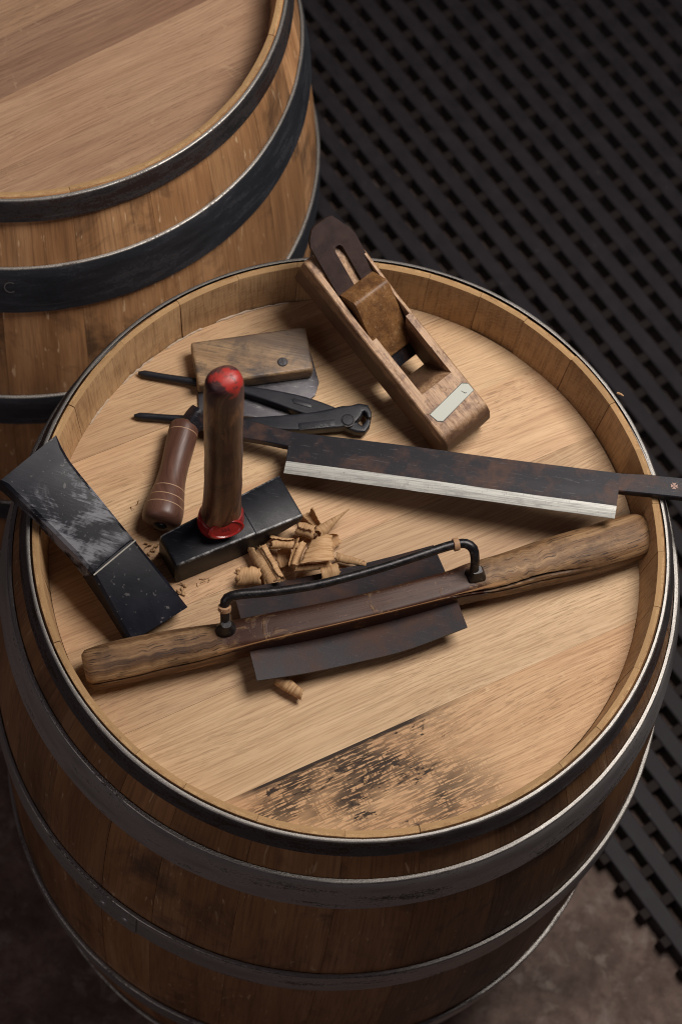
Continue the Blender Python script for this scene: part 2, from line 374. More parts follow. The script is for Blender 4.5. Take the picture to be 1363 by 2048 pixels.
k, col, fine, g = tool_wood('wedge_brown_wood', (0.13, 0.060, 0.022), (0.20, 0.095, 0.034), (0.26, 0.135, 0.052), (60, 12), 0.42, 0.55, (0.06, 0.027, 0.013), 80, uvs=False)
wn_ = k.noise(k.coord('Object'), 190, 4, 0.7)
col = k.mix(k.math('MULTIPLY', k.step(wn_, 0.58, 0.66), 0.5), col, (0.33, 0.20, 0.10))
WEDGE = k.out(col, k.math('MULTIPLY_ADD', wn_, 0.3, 0.28), k.math('ADD', fine, wn_), 0.5, 0.0006)
k, col, fine, g = tool_wood('turned_brown_wood', (0.082, 0.036, 0.024), (0.110, 0.050, 0.034), (0.135, 0.065, 0.045), (60, 10), 0.4, 0.2, (0.05, 0.024, 0.018), 40)
_, v_, _ = k.sep(k.coord('UV'))
TURNED = k.out(col, k.math('MULTIPLY_ADD', fine, 0.25, 0.28), fine, 0.25, 0.0003)
RINGC = M('pale_turned_groove', 0.6).out((0.36, 0.22, 0.13))
k, col, fine, g = tool_wood('grimy_block_wood', (0.17, 0.10, 0.052), (0.29, 0.18, 0.095), (0.38, 0.25, 0.135), (80, 8), 0.5, 0.9, (0.055, 0.045, 0.040), 30, uvs=False)
bx_, by_, bz_ = k.sep(k.coord('Object'))
bn_ = k.noise(k.coord('Object'), 45, 5, 0.65, 0.4)
bg_ = k.math('MULTIPLY', k.step(k.math('MULTIPLY_ADD', bn_, 0.05, by_), 0.018, 0.045), 0.75)
col = k.mix(bg_, col, (0.075, 0.055, 0.045))
BLOCKW = k.out(col, 0.45, k.math('ADD', fine, bn_), 0.5, 0.0006)
k, col, fine, g = tool_wood('hammer_handle_wood', (0.050, 0.018, 0.010), (0.095, 0.038, 0.018), (0.17, 0.075, 0.032), (90, 8), 0.36, 0.6, (0.020, 0.010, 0.009), 30, sheen=0.4)
u_, v_, _ = k.sep(k.coord('UV'))
wl = k.math('MULTIPLY_ADD', k.noise(k.vmap(k.coord('Object'), (1, 1, 1)), 45, 4, 0.6), 0.07, v_)
ox_, oy_, oz_ = k.sep(k.coord('Object'))
wl = k.math('MULTIPLY_ADD', ox_, 0.45, wl)
worn = k.math('MULTIPLY', k.step(k.noise(k.vmap(k.coord('UV'), (150, 14, 1)), 1, 4, 0.65, 0.6), 0.48, 0.57), k.math('MAXIMUM', k.ramp(v_, (0.04, 1.0), (0.09, 0.0)), k.step(v_, 0.17, 0.23)))
col = k.mix(k.math('MULTIPLY', worn, 0.75), col, (0.27, 0.13, 0.06))
pur = k.step(wl, 0.285, 0.300); red = k.math('MULTIPLY', k.step(wl, 0.317, 0.321), k.math('SUBTRACT', 1.0, k.math('MULTIPLY', k.step(k.noise(k.coord('Object'), 170, 4, 0.65), 0.58, 0.63), 0.8)))
col = k.mix(k.math('MULTIPLY', pur, 0.7), col, (0.045, 0.018, 0.028))
col = k.mix(red, col, (0.34, 0.030, 0.024))
HANDLE = k.out(col, k.math('MULTIPLY_ADD', fine, 0.25, 0.24), fine, 0.4, 0.0004)
k = M('red_sealing_wax', 0.22, spec=0.6); nz = k.noise(k.coord('Object'), 160, 3, 0.6)
WAX = k.out(k.mix(nz, (0.13, 0.008, 0.009), (0.34, 0.020, 0.017)), 0.22, nz, 0.25, 0.0012)
WAXD = M('dark_wax_mark', 0.4).out((0.10, 0.010, 0.014))
def saddle_wood():
    """stock of the two-handled shave: bare ash handles, varnished dark saddle in the middle"""
    k, col, fine, g = tool_wood('shave_stock_wood', (0.060, 0.028, 0.013), (0.19, 0.105, 0.050), (0.33, 0.205, 0.105), (105, 4), 0.5, 0.45, (0.026, 0.014, 0.010), 34, pores=0.9, sheen=0.22)
    u, v, _ = k.sep(k.coord('UV')); x, y, z = k.sep(k.coord('Object'))
    nn = k.noise(k.vmap(k.coord('Object'), (1, 1, 1)), 60, 5, 0.7, 0.5)
    vv = k.math('MULTIPLY_ADD', nn, 0.05, v)
    zone = k.math('MULTIPLY', k.step(vv, 0.150, 0.165), k.ramp(vv, (0.395, 1.0), (0.41, 0.0)))
    wear = k.step(k.noise(k.vmap(k.coord('Object'), (1, 1, 1)), 38, 5, 0.7, 0.6), 0.58, 0.66)
    zone = k.math('MULTIPLY', zone, k.math('SUBTRACT', 1.0, k.math('MULTIPLY', wear, 0.9)))
    col = k.mix(k.math('MULTIPLY', zone, 0.9), col, (0.034, 0.011, 0.008))
    scn = k.noise(k.vmap(k.coord('Object'), (1, 1, 1)), 420, 2, 0.5, 1.5)
    col = k.mix(k.math('MULTIPLY', k.math('MULTIPLY', k.step(scn, 0.63, 0.67), k.step(nn, 0.5, 0.62)), 0.5), col, (0.30, 0.17, 0.09))
    wr = k.n('ShaderNodeAttribute', attribute_name='wear').outputs['Fac']
    pw = k.step(k.math('MULTIPLY_ADD', nn, 0.9, wr), 0.75, 1.0)
    col = k.mix(k.math('MULTIPLY', pw, 0.8), col, (0.36, 0.20, 0.095))
    col = k.mix(k.step(k.n('ShaderNodeAttribute', attribute_name='crack').outputs['Fac'], 0.35, 0.8), col, (0.018, 0.010, 0.008))
    return k.out(col, k.math('MULTIPLY_ADD', zone, -0.08, 0.52), k.math('MULTIPLY', fine, k.math('SUBTRACT', 1.0, k.math('MULTIPLY', zone, 0.8))), 0.6, 0.0009)
SADDLE = saddle_wood()
k = M('oak_shaving', 0.6, spec=0.2); c = k.coord('UV')
g1 = k.noise(k.vmap(c, (1000, 50, 1)), 1, 2, 0.6); g2 = k.noise(k.vmap(c, (90, 120, 1)), 1, 3, 0.6)
col = k.mix(k.step(g1, 0.45, 0.66), (0.64, 0.42, 0.225), (0.40, 0.225, 0.105)); col = k.mix(k.math('MULTIPLY', k.step(g2, 0.5, 0.75), 0.5), col, (0.36, 0.19, 0.08))
SHAVE = k.out(k.vary(col, 0.15), 0.6, g1, 0.6, 0.0004)
def add_translucency(mt):
    t = mt.node_tree; o = t.nodes['Material Output']; b = t.nodes['Principled BSDF']
    tr = t.nodes.new('ShaderNodeBsdfTranslucent'); tr.inputs[0].default_value = (0.55, 0.30, 0.13, 1)
    mx = t.nodes.new('ShaderNodeMixShader'); mx.inputs[0].default_value = 0.30
    t.links.new(b.outputs[0], mx.inputs[1]); t.links.new(tr.outputs[0], mx.inputs[2]); t.links.new(mx.outputs[0], o.inputs[0])
add_translucency(SHAVE)
k = M('enamel_label', 0.35); nz = k.noise(k.coord('Object'), 300, 4, 0.7)
ENAMEL = k.out(k.mix(k.step(nz, 0.62, 0.75), (0.25, 0.27, 0.215), (0.15, 0.16, 0.13)), 0.4)
PASTE = M('dry_flour_paste', 0.8).out((0.42, 0.33, 0.25))
INK = M('black_ink', 0.6).out((0.02, 0.02, 0.02))
SCRATCH = M('scribed_bare_metal', 0.4, 0.7).out((0.42, 0.42, 0.42))
MARK = M('stamped_copper_mark', 0.5, 0.3).out((0.24, 0.15, 0.12))
k = M('raffia', 0.7); col = k.mix(k.noise(k.coord('Object'), 700, 2), (0.20, 0.10, 0.05), (0.42, 0.26, 0.14)); RAFFIA = k.out(col, 0.7)
k = M('mat_rubber', 0.62, spec=0.35); c = k.coord('Object')
a = k.noise(c, 40, 5, 0.65); b = k.noise(c, 500, 3, 0.6); d = k.noise(c, 70, 2)
col = k.mix(k.step(a, 0.35, 0.7), (0.017, 0.0142, 0.0178), (0.030, 0.0255, 0.0305)); col = k.mix(k.math('MULTIPLY', k.step(d, 0.72, 0.76), 0.4), col, (0.14, 0.12, 0.11))
RUBBER = k.out(col, k.math('MULTIPLY_ADD', a, 0.3, 0.5), b, 0.4, 0.001)
k = M('dusty_mat_rubber', 0.85, spec=0.2); a = k.noise(k.coord('Object'), 60, 4, 0.6)
RUBBER2 = k.out(k.mix(a, (0.016, 0.012, 0.012), (0.036, 0.027, 0.025)), 0.85)
k = M('stained_concrete', 0.75, spec=0.3); c = k.coord('Object')
a = k.noise(c, 9, 6, 0.68, 0.3); b = k.noise(c, 60, 5, 0.7); d = k.noise(c, 26, 5, 0.7, 0.5)
col = k.ramp(a, (0.32, (0.060, 0.037, 0.029)), (0.52, (0.135, 0.090, 0.072)), (0.70, (0.23, 0.165, 0.135)))
col = k.mix(k.math('MULTIPLY', k.step(b, 0.45, 0.7), 0.55), col, (0.045, 0.028, 0.022))
col = k.mix(k.math('MULTIPLY', k.step(d, 0.54, 0.68), 0.6), col, (0.27, 0.225, 0.19))
CONC = k.out(col, k.math('MULTIPLY_ADD', b, 0.3, 0.55), b, 0.4, 0.002)

# ------------------------------------------------------------------ floor
fl = mesh('floor', [(-6, -6, 0), (6, -6, 0), (6, 6, 0), (-6, 6, 0)], [(0, 1, 2, 3)], CONC)
fl['kind'] = 'structure'

# ------------------------------------------------------------------ rubber mat
def build_mat():
    e = Vector((math.cos(R_(-45.5)), math.sin(R_(-45.5)), 0)); n = Vector((-e.y, e.x, 0))
    ps, pt = 0.0443, 0.03940; s_h, t_h = -1.0421, 0.7875       # pitch and phase of the holes
    root = empty('rubber_mat', e*0.0 + n*0.9)
    tag(root, 'black rubber drainage mat with rows of slots on the concrete floor', 'floor mat')
    hb, hc = 0.030, 0.0280
    bw, cw = 0.0238, 0.0138
    def boxv(c, dx, dy, h0, h1, bev):
        v = []
        for z, k_ in ((h0, 0), (h1-bev, 0), (h1, bev)):
            for sx, sy in ((-1, -1), (1, -1), (1, 1), (-1, 1)):
                v.append(c + e*(sx*(dx-k_)) + n*(sy*(dy-k_)) + Vector((0, 0, z)))
        f = [(8, 9, 10, 11)]
        for r in (0, 4):
            for j in range(4): f.append((r+j, r+(j+1) % 4, r+4+(j+1) % 4, r+4+j))
        return v, f
    tmin = t_h-11.5*pt
    NB = 33
    for i in range(NB):
        t = tmin+i*pt
        s0, s1 = -1.75, 0.95
        if t < 0.36: s0 = -0.50
        v, f = boxv(e*((s0+s1)/2)+n*t, (s1-s0)/2, bw/2, 0.001, hb, 0.0015)
        mesh('bar', v, f, RUBBER, root, smooth=False)
    # cross bars: one shared mesh, the 300 that show largest are parts, the rest one piece
    v, f = boxv(Vector(), cw/2, (pt-bw)/2+0.001, 0.001, hc, 0.001)
    me = bpy.data.meshes.new('cross_bar'); me.from_pydata(v, [], f); me.materials.append(RUBBER2)
    cand = []
    for i in range(-1, NB-1):
        t = tmin+(i+0.5)*pt
        for j in range(-20, 48):
            s = s_h+(j+0.5)*ps
            if t < 0.37 and s < -0.49: continue
            if s < -1.7 or s > 0.93: continue
            q = e*s+n*t
            if (q-Vector((-.467, .567, 0))).length < 0.31 or q.length < 0.305: continue
            dv = q-CAM; z = dv.dot(FW); x = CX+F_PX*dv.dot(RT)/z; y = CY-F_PX*dv.dot(UP)/z
            if i == -1: q = q+n*0.0055
            cand.append((z, q, i))
    cand.sort(key=lambda a: a[0])
    # hidden behind the barrels: keep out of the picked pieces
    vv, ff = [], []
    picked = 0
    for z, q, i in cand:
        dv = q-CAM; zz = dv.dot(FW); x = CX+F_PX*dv.dot(RT)/zz; y = CY-F_PX*dv.dot(UP)/zz
        vis = -20 < x < 1385 and -20 < y < 2070 and not (((x-690)/660)**2+((y-1250)/800)**2 < 1 or x < 600)
        if vis and picked < 300:
            o = link('cross_bar', me, root); o.location = q-root.location; picked += 1
        else:
            b = len(vv); vv += [q+a for a in v]; ff += [tuple(b+k_ for k_ in a) for a in f]
    o = mesh('far_cross_bars', vv, ff, RUBBER2, root, smooth=False); o['kind'] = 'stuff'
build_mat()

# ------------------------------------------------------------------ barrels
def barrel(name, label, loc, prof, hoops, seeds, joints, board_dir, seams, mats, head_mats, hoop_mats):
    root = empty(name, loc); tag(root, label, 'barrel', None)
    O = Vector(loc); rr = random.Random(seeds)
    def Rz(z):
        d = ZR-z if z > ZR/2 else z
        return interp(prof, d)[0]
    # stave boundaries
    J = sorted(joints); full = []
    for a, b in zip(J, J[1:]+[J[0]+360]):
        full.append(a); gap = b-a; k_ = max(1, round(gap/12.2))
        if k_ > 1:
            ws = [rr.uniform(0.75, 1.25) for _ in range(k_)]; tot = sum(ws); acc = 0
            for w_ in ws[:-1]: acc += w_; full.append(a+gap*acc/tot)
    full.sort(); n = len(full)
    for i in range(n):
        a0 = full[i]+0.03; a1 = (full[(i+1) % n] if i < n-1 else full[0]+360)-0.03
        dr = rr.uniform(-0.0004, 0.0004); dz = rr.uniform(-0.0012, 0.0003); do = rr.uniform(-0.0004, 0.0001)
        loop = []     # (R, z, material of the strip that starts here)
        zs = [0.002+ (ZR-0.004)*q/18 for q in range(19)]
        for z in zs: loop.append((Rz(z)+do, z, 0))
        top = ZR+dz; Ro = Rz(ZR)+do
        loop[-1] = (Ro, top-0.0022, 0)
        Ri = Ro-0.0072+dr*1.0
        loop += [(Ro-0.0012, top-0.0004, 1), (Ro-0.004, top, 1), (Ri, top-0.0006, 2), (Ri-0.0008, top-0.004, 2), (Ri-0.0055+dr, ZH+0.004, 2), (Ri-0.0085+dr, ZH-0.010, 2), (Rz(0.7)-0.026, 0.70, 2), (Rz(0.44)-0.026, 0.44, 2), (Rz(0.1)-0.026, 0.1, 2), (Rz(0.002)-0.022, 0.002, 2)]
        na = 5; v = []; uv = []; f = []; idx = []; m_ = len(loop)
        for j in range(na):
            a = R_(a0+(a1-a0)*j/(na-1))
            for li, (R, z, mi) in enumerate(loop):
                # the inside face of a stave is planed flatter than the arc
                fl_ = 1.0
                if mi == 2: fl_ = 1-0.0010*(math.cos(math.pi*(j/(na-1)-0.5))-0.5)
                v.append(O+Vector((R*fl_*math.cos(a), R*fl_*math.sin(a), z)))
                uv.append((a*0.3, z if mi != 1 else R))
        for j in range(na-1):
            for li in range(m_):
                lj = (li+1) % m_
                f.append((j*m_+li, (j+1)*m_+li, (j+1)*m_+lj, j*m_+lj)); idx.append(loop[li][2])
        f.append(tuple(range(m_))[::-1]); f.append(tuple(range((na-1)*m_, na*m_))); idx += [0, 0]
        mesh('stave', v, f, mats, root, idx=idx, uv=uv)
    # hoops
    for hi, (d0, d1, thick, mt) in enumerate(hoops):
        z1, z0 = ZR-d0, ZR-d1; seg = 180; nz = 5
        sect = [(0, q) for q in range(nz)]
        prof2 = []
        for q in range(nz): z = z0+(z1-z0)*q/(nz-1); prof2.append((Rz(z)+0.0004+thick, z))
        b = 0.0011
        lo, hi_ = prof2[0], prof2[-1]
        outer = [(lo[0]-b, lo[1]), (lo[0], lo[1]+b)]+prof2[1:-1]+[(hi_[0], hi_[1]-b), (hi_[0]-b*0.7, hi_[1]-b*0.2), (hi_[0]-b*1.3, hi_[1])]
        inner = [(Rz(z1)+0.0003, z1), (Rz((z0+z1)/2)+0.0003, (z0+z1)/2), (Rz(z0)+0.0003, z0)]
        loop = outer+inner; m_ = len(loop); v = []; uv = []; f = []
        for s in range(seg+1):
            a = 2*math.pi*s/seg
            wob = 0.0007*mnoise.noise(Vector((math.cos(a)*3, math.sin(a)*3, hi*7.1+seeds)))
            wz = 0.0012*mnoise.noise(Vector((math.cos(a)*2, math.sin(a)*2, hi*3.7+seeds+50)))
            wt = 0.0004*mnoise.noise(Vector((math.cos(a)*30, math.sin(a)*30, hi*3.7+seeds+90)))
            for q, (R, z) in enumerate(loop):
                Rw = R+(wob+wt if q < len(outer) else 0)+0.0004
                v.append(O+Vector((Rw*math.cos(a), Rw*math.sin(a), z+wz))); uv.append((a*0.32, z if q < len(outer) else R))
        for s in range(seg):
            for q in range(m_):
                f.append((s*m_+q, (s+1)*m_+q, (s+1)*m_+(q+1) % m_, s*m_+(q+1) % m_))
        no = len(outer); idx = [1 if q in (no-3, no-2, no-1) else 0 for s in range(seg) for q in range(m_)]
        mesh('hoop', v, f, [mt, IRON_EDGE], root, uv=uv, idx=idx)
    # head boards
    RH = prof[0][1]-0.0142
    rot = Matrix.Rotation(R_(board_dir), 4, 'Z')
    for bi, (y0, y1) in enumerate(zip(seams, seams[1:])):
        g_ = 0.00010; y0c, y1c = max(y0+g_, -RH+0.001), min(y1-g_, RH-0.001); yc = (y0c+y1c)/2
        N = 14; L = []; Rr = []
        for q in range(N+1):
            y = y0c+(y1c-y0c)*q/N; x = math.sqrt(max(RH*RH-y*y, 1e-8)); Rr.append((x, y-yc)); L.append((-x, y-yc))
        # cut the board into cells along the grain so it can cup a little
        v = []; f = []; nx = 9
        for q in range(N+1):
            for p_ in range(nx):
                x = L[q][0]+(Rr[q][0]-L[q][0])*p_/(nx-1)
                edge = min(q, N-q)
                v.append((x, L[q][1], -0.00025 if edge == 0 else 0.0))
        for q in range(N):
            for p_ in range(nx-1):
                a = q*nx+p_; f.append((a, a+1, a+nx+1, a+nx))
        base = len(v)
        per = [p_ for p_ in range(nx)]+[q*nx+nx-1 for q in range(1, N+1)]+[N*nx+p_ for p_ in range(nx-2, -1, -1)]+[q*nx for q in range(N-1, 0, -1)]
        for a in per: v.append((v[a][0], v[a][1], -0.02))
        for i_, a in enumerate(per): f.append((a, base+i_, base+(i_+1) % len(per), per[(i_+1) % len(per)]))
        me = bpy.data.meshes.new('head_board'); me.from_pydata(v, [], f); me.materials.append(head_mats[bi])
        bm = bmesh.new(); bm.from_mesh(me); bmesh.ops.recalc_face_normals(bm, faces=bm.faces); bm.to_mesh(me); bm.free()
        o = link('head_board', me, root)
        o.matrix_local = rot @ Matrix.Translation((0, yc, ZH+rr.uniform(-0.0003, 0.0003)))
        if head_mats[bi] is OAK_ST: o['label'] = 'head board with black weathered stains'
    return root
PA = [(0, 0.2965), (0.0575, 0.3165), (0.15, 0.3345), (0.29, 0.3475), (0.4726, 0.3515), (0.65, 0.3475)]
PB = [(0, 0.290), (0.094, 0.3115), (0.161, 0.3235), (0.30, 0.343), (0.4726, 0.350), (0.65, 0.343)]
near = barrel('oak_barrel', 'upright oak barrel with hand tools lying on its recessed head', (0, 0, 0), PA,
    [(0.0005, 0.0195, 0.0034, IRON_RIM), (0.0575, 0.104, 0.0042, IRON_A), (0.2895, 0.336, 0.0042, IRON_A), (0.609, 0.6555, 0.0042, IRON_A), (0.841, 0.8875, 0.0034, IRON_A), (0.921, 0.9445, 0.0034, IRON_A)],
    3, [64.0, 74.0, 122.7, 135.5, 149.4, 165.8, 188, 250, 292, 330, 8], 36.5, [-0.29, -0.174, -0.078, 0.015, 0.105, 0.195, 0.29], [ST_A, ST_END, ST_IN],
    [OAK_ST, OAK_P, OAK_R, OAK, OAK_P, OAK_R], None)
rear = barrel('oak_barrel', 'upright oak barrel with a bare head and nothing standing on it', (-0.467, 0.567, 0), PB,
    [(0.0005, 0.029, 0.0034, IRON_RIM), (0.094, 0.161, 0.0034, IRON_B), (0.312, 0.368, 0.0034, IRON_B), (0.577, 0.633, 0.0034, IRON_B), (0.784, 0.851, 0.0034, IRON_B), (0.902, 0.9445, 0.0034, IRON_B)],
    11, [200, 228, 243, 255, 268, 281, 296, 312, 326, 341, 20, 80, 140], 44.0, [-0.29, -0.185, -0.108, -0.04, 0.03, 0.10, 0.19, 0.29], [ST_B, ST_END, ST_IN],
    [OAK_D, OAK_D, OAK_D2, OAK_D, OAK_D2, OAK_D, OAK_D], None)
def paste():
    segs = [(112, 128), (131, 140), (143, 152), (156, 163)]
    for i, (a0, a1) in enumerate(segs):
        pts = []; rad = []
        for q in range(15):
            a = R_(a0+(a1-a0)*q/14); R = 0.2818+0.0008*mnoise.noise(Vector((a*40, i, 0)))
            pts.append(Vector((R*math.cos(a), R*math.sin(a), ZH+0.0005))); rad.append(0.0006+0.0016*abs(mnoise.noise(Vector((a*55, i, 4)))))
        rad[0] = rad[-1] = 0.0002
        tube('flour_paste', pts, rad, PASTE, near, 7, 3)
paste()
def hoop_lap(root, O, prof, d0, d1, ang, thick, mt):
    v = []; f = []; na, nz = 10, 5; uv = []
    def Rz(z): return interp(prof, ZR-z)[0]
    for o_ in (0.0, 0.0018):
        for i in range(na):
            a = ang-0.075+0.15*i/(na-1)
            for j in range(nz):
                z = ZR-d1+0.0012+(d1-d0-0.0024)*j/(nz-1); R_o = Rz(z)+0.0008+thick+o_
                v.append(O+Vector((R_o*math.cos(a), R_o*math.sin(a), z))); uv.append((a*0.32, z))
    b = na*nz
    for i in range(na-1):
        for j in range(nz-1):
            q = i*nz+j; f.append((q, q+1, q+nz+1, q+nz)); f.append((b+q, b+q+nz, b+q+nz+1, b+q+1))
    per = [j for j in range(nz)]+[i*nz+nz-1 for i in range(1, na)]+[(na-1)*nz+j for j in range(nz-2, -1, -1)]+[i*nz for i in range(na-2, 0, -1)]
    for q, r in zip(per, per[1:]+per[:1]): f.append((q, r, b+r, b+q))
    lap = mesh('hoop_lap', v, f, mt, root, uv=uv)
    zc = ZR-(d0+d1)/2
    for da in (-0.04, 0.04):
        a = ang+da; n_ = Vector((math.cos(a), math.sin(a), 0)); t_ = Vector((-math.sin(a), math.cos(a), 0)); c_ = O+n_*(Rz(zc)+thick+0.0024)+Vector((0, 0, zc))
        loft('rivet', [superring(c_+n_*h_, t_, Vector((0, 0, 1)), r_, r_, 14) for h_, r_ in ((0, 0.0055), (0.0008, 0.0050), (0.0015, 0.0035), (0.0018, 0.0012))], mt, lap)
def angle_of(O, x, y, z):
    d = U(x, y, z)-O; return math.atan2(d.y, d.x)
hoop_lap(near, Vector((0, 0, 0)), PA, 0.2895, 0.336, angle_of(Vector((0, 0, 0)), 235, 1815, ZR-0.31), 0.0042, IRON_A)
# letter C scribed into the second hoop of the rear barrel
def hoop_letter():
    O = Vector((-0.467, 0.567, 0)); c = U(21, 573, ZR-0.118); d = c-O
    a_c = math.atan2(d.y, d.x); zc = ZR-0.120
    v, f = [], []; N = 14; r_, wd = 0.0075, 0.0007
    def at(x, y):
        z = zc+y; dd = ZR-z; R = interp(PB, dd)[0]+0.0004+0.0026+0.0016
        a = a_c+x/R; return O+Vector((R*math.cos(a), R*math.sin(a), z))
    for j in range(N+1):
        t = R_(50+260*j/N)
        for rr_ in (r_-wd, r_+wd): v.append(at(rr_*0.8*math.cos(t), rr_*math.sin(t)))
    for j in range(N): f.append((2*j, 2*j+1, 2*j+3, 2*j+2))
    mesh('hoop_letter', v, f, SCRATCH, rear)
hoop_letter()

# ------------------------------------------------------------------ hoop driver on the rim
def hoop_driver():
    st = [  # right px, left px, z of the top face, thickness
        ((376, 1214), (262, 1284), ZH+0.022, 0.021),
        ((372, 1208), (257, 1277), ZH+0.0245, 0.0235),
        ((325, 1147), (222, 1214), ZH+0.040, 0.030),
        ((271, 1080), (187, 1150), ZH+0.057, 0.036),
        ((269, 1077), (185, 1147), ZH+0.0575, 0.036),
        ((266, 1075), (184, 1146), ZH+0.0545, 0.033),
        ((254, 1060), (174, 1134), ZH+0.0550, 0.031),
        ((236, 1038), (152, 1108), ZH+0.0610, 0.031),
        ((200, 994), (104, 1060), ZH+0.069, 0.030),
        ((165, 952), (62, 1018), ZH+0.078, 0.029),
        ((140, 920), (32, 990), ZH+0.084, 0.029),
        ((125, 894), (12, 970), ZH+0.087, 0.030),
        ((113, 870), (1, 961), ZH+0.090, 0.033)]
    c0 = U(317, 1250, ZH)
    root = empty('hoop_driver', c0); tag(root, 'black scuffed steel hoop driver with flared end propped on the barrel rim', 'hoop driver')
    rings = []
    P3 = [(U(*r, z), U(*l, z), t) for r, l, z, t in st]
    for i, (r, l, t) in enumerate(P3):
        a = P3[max(i-1, 0)]; b = P3[min(i+1, len(P3)-1)]
        ax = ((b[0]+b[1])-(a[0]+a[1])).normalized(); n = (r-l).cross(ax).normalized()
        if n.z < 0: n = -n
        mid = (r+l)/2; h = (r-l)/2; bv = 0.003 if i not in (0, len(P3)-1) else 0.001
        hh = h.normalized()
        pts = []
        for q in range(9):
            s = 1-2*q/8
            pts.append(mid+h*s*(1-bv/h.length) + n*(0.0008*(1-s*s)))
        ring = [r-n*bv]+pts+[l-n*bv]+[l-n*(t-0.002)+hh*0.0, l-n*t+hh*0.002, mid-n*t, r-n*t-hh*0.002, r-n*(t-0.002)]
        rings.append(ring)
    loft('driver_body', rings[::-1], DRIVER, root, bevel=0)
    # bright worn edge of the step
    a, b = U(271, 1079, ZH+0.058), U(187, 1149, ZH+0.058)
    prism('worn_edge', [a, b, b+(U(189, 1152, ZH+.058)-U(187, 1149, ZH+.058))*0.7, a+(U(273, 1082, ZH+.058)-U(271, 1079, ZH+.058))*0.7], 0.0006, BARE, root, bevel=0)
hoop_driver()

